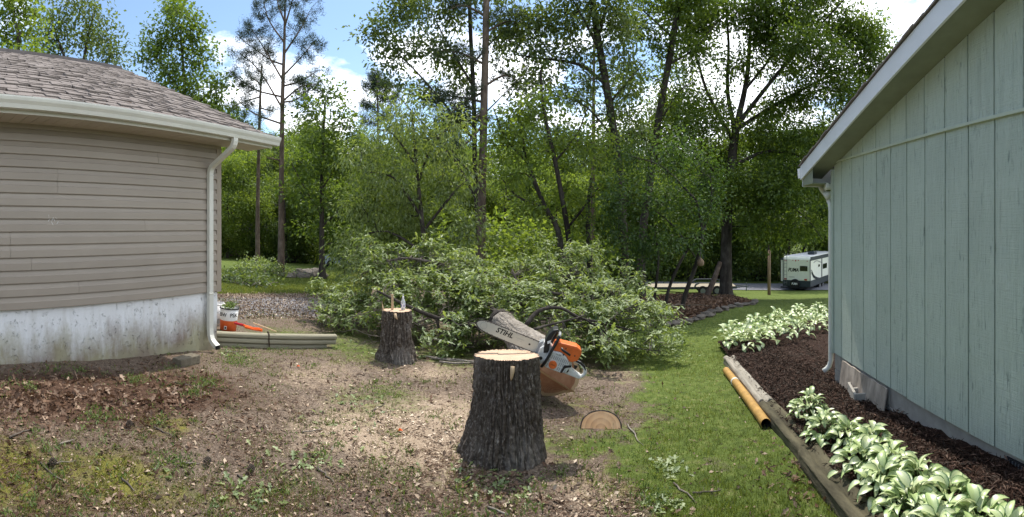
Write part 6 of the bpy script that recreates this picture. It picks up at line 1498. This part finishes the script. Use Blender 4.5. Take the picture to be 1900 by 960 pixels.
# ------------------------------------------------------------------ ground litter
def inside_blocked(x, y):
    dx, dy = x-LO[0], y-LO[1]; lx = dx*cos(LRZ)+dy*sin(LRZ); ly = -dx*sin(LRZ)+dy*cos(LRZ); b = (ly > -.03) & (lx < 4.55) & (ly < 7.2)
    dx, dy = x-RO[0], y-RO[1]; lx2 = dx*cos(RRZ)+dy*sin(RRZ); ly2 = -dx*sin(RRZ)+dy*cos(RRZ); b |= (ly2 < .0) & (lx2 < 5.5)
    # bed between edging and wall
    ex = (x-FAR[0])*NN[0]+(y-FAR[1])*NN[1]; al = (x-FAR[0])*DD[0]+(y-FAR[1])*DD[1]; b |= (ex > -.02) & (al > -.1) & (al < LLB+3) & (ly2 < 3)
    b |= (np.hypot(x-SB[0], y-SB[1]) < .40) | (np.hypot(x-TB[0], y-TB[1]) < .30)
    return b
def scatter(n, y0, y1, x0, x1, rng, ypow=1.0):
    px = rng.uniform(x0, x1, n); py = y0+(y1-y0)*rng.uniform(0, 1, n)**ypow; p = G(px, py); ok = ~inside_blocked(p[:, 0], p[:, 1]); return px[ok], py[ok], p[ok]
def litter():
    rng = np.random.default_rng(101)
    # lawn grass
    px, py, p = scatter(520000, 552, 1180, -120, 2020, rng, 1.0)
    lawn, saw, leafy, moss, grav = cover(px, py); cl = vn(p[:, 0]*3+30, p[:, 1]*3+30, 71)*.6+vn(p[:, 0]*11+30, p[:, 1]*11+30, 72)*.5
    f = np.clip(lawn*1.1-.14+(cl-.55)*1.5, 0, 1)*(1-grav)*np.where(py > 700, .55, 1.0)*(1-.85*np.clip((vn(p[:, 0]*1.7+30, p[:, 1]*1.7+30, 88)*.6+vn(p[:, 0]*5+30, p[:, 1]*5+30, 89)*.4-.42)*1.6, 0, 1)*np.clip((py-660)/120, 0, 1)); thick = sig((px-xb_line(py))/30)
    keep = rng.uniform(0, 1, len(px)) < np.where(thick > .5, f, f*.55); p = p[keep]; th = thick[keep]; n = len(p); rho = np.hypot(p[:, 0], p[:, 1])
    h = rng.uniform(.018, .05, n)*(.9+.5*vn(p[:, 0]*2, p[:, 1]*2, 75)); w = .0026+rho*.00075
    d = np.stack([rng.normal(0, .42, n), rng.normal(0, .42, n), np.ones(n)], -1); d /= np.linalg.norm(d, axis=1)[:, None]
    V, Fc, K = leaf_arrays(p-np.array((0, 0, .004)), d, unit(n, rng), h, w, 'needle'); r = np.clip(rng.uniform(0, .7, n)+.3*vn(p[:, 0]*1.2, p[:, 1]*1.2, 76), 0, 1)
    tag(link('lawn_grass', npmesh('lawn_grass', V, Fc, M['grass_blade'], dict(rnd=np.repeat(r, K)))), 'short green lawn grass thinning out toward the stumps', 'grass', kind='stuff')
    # far lawn blades on the left field
    px, py, p = scatter(30000, 500, 545, 400, 690, rng); n = len(p); d = np.stack([rng.normal(0, .5, n), rng.normal(0, .5, n), np.ones(n)], -1); d /= np.linalg.norm(d, axis=1)[:, None]
    V, Fc, K = leaf_arrays(p, d, unit(n, rng), rng.uniform(.04, .10, n), np.full(n, .03), 'needle')
    tag(link('far_grass', npmesh('far_grass', V, Fc, M['grass_blade'], dict(rnd=np.repeat(rng.uniform(.3, 1, n), K)))), 'sunlit grass of the far left lawn', 'grass', kind='stuff')
    # wood chips and bark crumbs
    px, py, p = scatter(190000, 575, 1180, -120, 1560, rng, .9); lawn, saw, leafy, moss, grav = cover(px, py)
    keep = rng.uniform(0, 1, len(px)) < np.clip(.18+saw*.9-np.maximum(lawn-.45, 0)*.8-grav*.2, .04, 1)*.85; p = p[keep]; sw = saw[keep]; n = len(p); rho = np.hypot(p[:, 0], p[:, 1])
    d = unit(n, rng); d[:, 2] *= .3; d /= np.linalg.norm(d, axis=1)[:, None]; up = unit(n, rng)*.4; up[:, 2] += 1
    ln = rng.uniform(.006, .03, n)*(.8+rho*.06)*rng.choice([1, 1, 1, 1.8], n); V, Fc, K = leaf_arrays(p+np.array((0, 0, .003)), d, up, ln, ln*rng.uniform(.25, .7, n), 'diamond')
    r = np.clip(rng.uniform(0, 1, n)**1.9*.85+sw*.34-.1, 0, 1); tag(link('wood_chips', npmesh('wood_chips', V, Fc, M['chip'], dict(rnd=np.repeat(r, K)))), 'sawdust, wood chips and bark crumbs strewn around the stumps', 'wood chips', kind='stuff')
    # dead leaves
    px, py, p = scatter(60000, 600, 1180, -120, 1560, rng, .85); lawn, saw, leafy, moss, grav = cover(px, py)
    keep = rng.uniform(0, 1, len(px)) < np.clip(leafy-.10, .035, 1)*.62*(1-.9*(lawn > .9)*(px < 1400)); p = p[keep]; lf = leafy[keep]; n = len(p)
    d = unit(n, rng); d[:, 2] = d[:, 2]*.45+.15; d /= np.linalg.norm(d, axis=1)[:, None]; up = unit(n, rng)*.8; up[:, 2] += .8
    V, Fc, K = leaf_arrays(p+np.stack([np.zeros(n), np.zeros(n), rng.uniform(.0, .03, n)*lf], -1), d, up, rng.uniform(.03, .085, n)*(1+.35*(lf > .7)), rng.uniform(.018, .05, n)*(1+.35*(lf > .7)), 'oak')
    r = np.where(rng.uniform(0, 1, n) < .86, rng.uniform(0, .5, n), rng.uniform(.6, 1, n)); tag(link('dead_leaves', npmesh('dead_leaves', V, Fc, M['dead_leaf'], dict(rnd=np.repeat(r, K)))), 'curled brown dead leaves drifted below the stucco wall', 'dead leaves', kind='stuff')
    px, py, p = scatter(70000, 600, 1180, -120, 1420, rng, .9); cl = vn(p[:, 0]*2+9, p[:, 1]*2+9, 91); lawn = cover(px, py)[0]
    keep = rng.uniform(0, 1, len(px)) < np.clip((cl-.3)*1.6, .08, 1)*(1-.8*(lawn > .8)); p = p[keep]; n = len(p); d = unit(n, rng); d[:, 2] *= .12; d /= np.linalg.norm(d, axis=1)[:, None]; up = unit(n, rng)*.3; up[:, 2] += 1
    V, Fc, K = leaf_arrays(p+np.array((0, 0, .006)), d, up, rng.uniform(.03, .11, n), rng.uniform(.002, .005, n), 'diamond'); tag(link('pine_straw', npmesh('pine_straw', V, Fc, M['dead_leaf'], dict(rnd=np.repeat(rng.uniform(0, .75, n), K)))), 'brown pine straw and fine twigs scattered over the bare soil', 'pine straw', kind='stuff')
    # fresh green leaves dropped round the stump
    pts = []
    for (cx, cy, rx, ry, k) in ((930, 905, 60, 30, 70), (660, 740, 50, 20, 40), (870, 880, 60, 30, 25), (1240, 870, 25, 14, 40), (1230, 940, 30, 14, 40), (560, 860, 40, 20, 40), (460, 920, 60, 20, 35), (620, 800, 120, 60, 40), (300, 880, 15, 8, 8), (1240, 660, 60, 12, 60), (1160, 665, 60, 10, 40), (780, 650, 120, 12, 50), (430, 660, 40, 12, 30)):
        q = G(cx+rng.normal(0, 1, k)*rx*.6, cy+rng.normal(0, 1, k)*ry*.6); pts.append(q)
    p = np.concatenate(pts); n = len(p); d = unit(n, rng); d[:, 2] = d[:, 2]*.25+.1; d /= np.linalg.norm(d, axis=1)[:, None]; up = unit(n, rng)*.4; up[:, 2] += 1
    V, Fc, K = leaf_arrays(p+np.array((0, 0, .008)), d, up, rng.uniform(.04, .09, n), rng.uniform(.025, .05, n), 'oak'); tag(link('green_leaves', npmesh('green_leaves', V, Fc, M['leaf_fallen'], dict(rnd=np.repeat(rng.uniform(.2, 1, n), K)))), 'fresh green leaves dropped on the ground around the stumps', 'leaves', kind='stuff')
    # weeds tufts
    C = []; D = []; Ls = []
    for k in range(420):
        cx = rng.uniform(-60, 1250); cy = 575+rng.uniform(0, 1)**.8*480
        if inside_blocked(*[np.array([v]) for v in G(cx, cy)[:2]])[0]: continue
        q = G(cx, cy); m = rng.integers(10, 40); s = rng.uniform(.02, .08)
        C.append(q+np.column_stack([rng.normal(0, s, m), rng.normal(0, s, m), rng.uniform(0, .02, m)])); v = unit(m, rng); v[:, 2] = abs(v[:, 2])+.5; D.append(v); Ls.append(rng.uniform(.014, .036, m)*rng.uniform(.7, 1.4))
    for (cx, cy, m, s, hh) in ((440, 675, 420, .13, .09), (380, 715, 260, .10, .09), (250, 710, 200, .08, .08), (180, 780, 220, .10, .08), (55, 725, 80, .04, .12), (320, 860, 150, .08, .07), (150, 690, 60, .04, .06), (105, 690, 40, .03, .06), (430, 655, 120, .1, .12), (520, 655, 150, .12, .08), (420, 560, 150, .2, .12), (540, 600, 300, .5, .08), (470, 590, 300, .4, .08), (1210, 930, 200, .08, .06), (360, 735, 160, .07, .08), (700, 730, 260, .15, .07)):
        q = G(cx, cy); C.append(q+np.column_stack([rng.normal(0, s, m), rng.normal(0, s, m), rng.uniform(0, hh*.6, m)])); v = unit(m, rng); v[:, 2] = abs(v[:, 2])+.3; D.append(v); Ls.append(rng.uniform(.014, .034, m)*(1+hh*4))
    C = np.concatenate(C); D = np.concatenate(D); D /= np.linalg.norm(D, axis=1)[:, None]; Ls = np.concatenate(Ls); ok = ~inside_blocked(C[:, 0], C[:, 1]); C, D, Ls = C[ok], D[ok], Ls[ok]; n = len(C)
    V, Fc, K = leaf_arrays(C, D, unit(n, rng), Ls, Ls*.32, 'diamond'); tag(link('weeds', npmesh('weeds', V, Fc, M['weed'], dict(rnd=np.repeat(rng.uniform(0, 1, n), K)))), 'small green weeds sprouting through the bare soil', 'weeds', kind='stuff')
    # moss cushions
    px, py, p = scatter(60000, 770, 1150, -120, 620, rng); lawn, saw, leafy, moss, grav = cover(px, py); keep = rng.uniform(0, 1, len(px)) < moss*1.1; p = p[keep]; n = len(p); d = unit(n, rng)*.6; d[:, 2] = 1; d /= np.linalg.norm(d, axis=1)[:, None]
    V, Fc, K = leaf_arrays(p-np.array((0, 0, .002)), d, unit(n, rng), rng.uniform(.008, .02, n), rng.uniform(.004, .010, n), 'needle'); tag(link('moss', npmesh('moss', V, Fc, M['moss_tuft'], dict(rnd=np.repeat(rng.uniform(0, 1, n), K)))), 'yellow green moss patches in the near left corner', 'moss', kind='stuff')
    # gravel stones on the drive
    px, py, p = scatter(9000, 543, 592, 395, 660, rng); n = len(p); d = unit(n, rng); up = unit(n, rng); V, Fc, K = leaf_arrays(p+np.array((0, 0, .01)), d, up, rng.uniform(.02, .06, n), rng.uniform(.02, .05, n), 'diamond')
    tag(link('gravel', npmesh('gravel', V, Fc, M['chip'], dict(rnd=np.repeat(rng.uniform(.1, .9, n), K)))), 'loose grey gravel on the worn drive behind the beige house', 'gravel', kind='stuff')
    # pine needles and twigs on the roof by the gutter
    n = 1600; s = rng.uniform(.9, 4.9, n); cpos = rng.integers(0, 7, n); cs = np.array([1.45, 1.75, 2.35, 2.9, 3.35, 1.3, 4.4]); cu = np.array([.10, .22, .12, .55, .3, .45, .1])
    s = cs[cpos]+rng.normal(0, .10, n); u_ = np.abs(cu[cpos]+rng.normal(0, .035, n)); y = LEY+u_*cos(LSL); z = LEZ+u_*sin(LSL)+rng.uniform(.008, .02, n)
    dx = rng.uniform(0, 2*pi, n); d = np.stack([np.cos(dx), np.sin(dx)*cos(LSL), np.sin(dx)*sin(LSL)], -1)
    V, Fc, K = leaf_arrays(np.stack([s, y, z], -1), d, np.tile((0, -.4, 1.), (n, 1)), rng.uniform(.03, .09, n), np.full(n, .004), 'diamond')
    o = link('pine_needles', npmesh('pine_needles', V, Fc, M['dead_leaf'], dict(rnd=np.repeat(rng.uniform(.2, .7, n), K)))); o.location = (LO[0], LO[1], 0); o.rotation_euler = (0, 0, LRZ); tag(o, 'brown pine needles gathered on the shingle roof above the gutter', 'pine needles', kind='stuff')
def xb_line(py): return 1205+40*np.sin(py/37.0)
litter()
def twigs():
    rng = random.Random(44)
    spots = [(75, 862, 130, 905, 'thin bent twig lying on the left moss patch'), (85, 865, 140, 858, 'pale straight stick above the left moss patch'), (110, 828, 140, 818, 'short pale stick beside the brown leaf drift'), (320, 712, 425, 726, 'long dark stick lying below the small paver block'), (285, 795, 320, 812, 'dark twig in the open soil below the leaf drift'), (335, 862, 372, 864, 'pale forked stick between the moss and the sawdust'),
             (440, 885, 460, 897, 'short dark twig low in the left foreground'), (590, 870, 620, 900, 'dark bent twig right of the scattered green leaves'), (1165, 790, 1195, 830, 'thin pale twig on the grass right of the half round slab'), (1250, 900, 1290, 935, 'thin twig arching over the near lawn'), (1285, 918, 1340, 912, 'short dark stick on the near lawn'), (905, 945, 945, 960, 'white thin twig at the bottom edge below the big stump'), (560, 805, 600, 800, 'dark twig lying left of the pale sawdust'), (690, 765, 715, 750, 'dark curled bark piece left of the big stump'), (18, 815, 60, 800, 'thin stick at the left edge of the picture'), (225, 890, 250, 915, 'small twig crossing the large moss patch'), (420, 655, 470, 650, 'pale stick behind the downspout outlet')]
    for (x0, y0, x1, y1, lab) in spots:
        a, b = G(x0, y0), G(x1, y1); o = thing('fallen_twig', lab, 'twig', a); m = MB(); L = np.linalg.norm(b-a); q = []
        for i in range(6):
            t = i/5; p = a*(1-t)+b*t; p = p+np.array((rng.uniform(-1, 1), rng.uniform(-1, 1), 0))*.05*L*(0 < i < 5); p[2] = float(TZ(p[0], p[1]))+.012; q.append(p-a)
        r = rng.uniform(.005, .009); m.tube(q, [r, r, r*.9, r*.8, r*.6, r*.3], 6); m.build('stem', M['bark_log' if 'pale' in lab or 'white' in lab else 'bark_twig'], o, smooth=True)
        w = MB(); w.tube([q[2], q[2]+np.array((rng.uniform(-.2, .2)*L*1.2, .2*L, .01))], [r*.5, r*.2], 5); w.build('side_twig', M['bark_twig'], o)
    for (px, py, lab) in ((98, 868, 'small round pine cone on the left moss'), (385, 865, 'pine cone beside the pale forked stick'), (466, 880, 'dark pine cone in the left foreground litter'), (240, 795, 'pine cone in the soil under the leaf drift')):
        q = G(px, py); o = thing('pine_cone', lab, 'pine cone', q); m = MB()
        for i in range(7):
            for j in range(8):
                a = j*pi/4+i*.4; r = .028*sin(pi*(i+1)/8.5); z = .008+i*.008; m.add([(r*.4*cos(a), r*.4*sin(a), z), (r*cos(a-.3), r*sin(a-.3), z+.002), (r*1.15*cos(a), r*1.15*sin(a), z+.007), (r*cos(a+.3), r*sin(a+.3), z+.002)], [(0, 1, 2, 3)])
        tag(m.build('scales', M['bark_dark'], o), kind='stuff')
    for (px, py, lab) in ((553, 682, 'small red plastic scrap on the bare soil'), (742, 802, 'tiny red fragment beside the sawdust left of the big stump')):
        q = G(px, py); o = thing('red_scrap', lab, 'scrap', q); m = MB(); m.add([(-.02, -.01, .01), (.02, -.015, .02), (.025, .012, .012), (-.01, .02, .025), (.0, .0, .035)], [(0, 1, 4), (1, 2, 4), (2, 3, 4), (3, 0, 4), (0, 3, 2, 1)]); m.build('flake', M['red_orange'], o)
twigs()
def fonts_to_mesh():
    bpy.context.view_layer.update(); dg = bpy.context.evaluated_depsgraph_get()
    for o in [q for q in bpy.data.objects if q.type == 'FONT']:
        me = bpy.data.meshes.new_from_object(o.evaluated_get(dg)); n = bpy.data.objects.new('lettering', me); COL.objects.link(n)
        n.parent = o.parent; n.location = o.location; n.rotation_euler = o.rotation_euler; n.scale = o.scale
        bpy.data.objects.remove(o)
fonts_to_mesh()
print('all done')
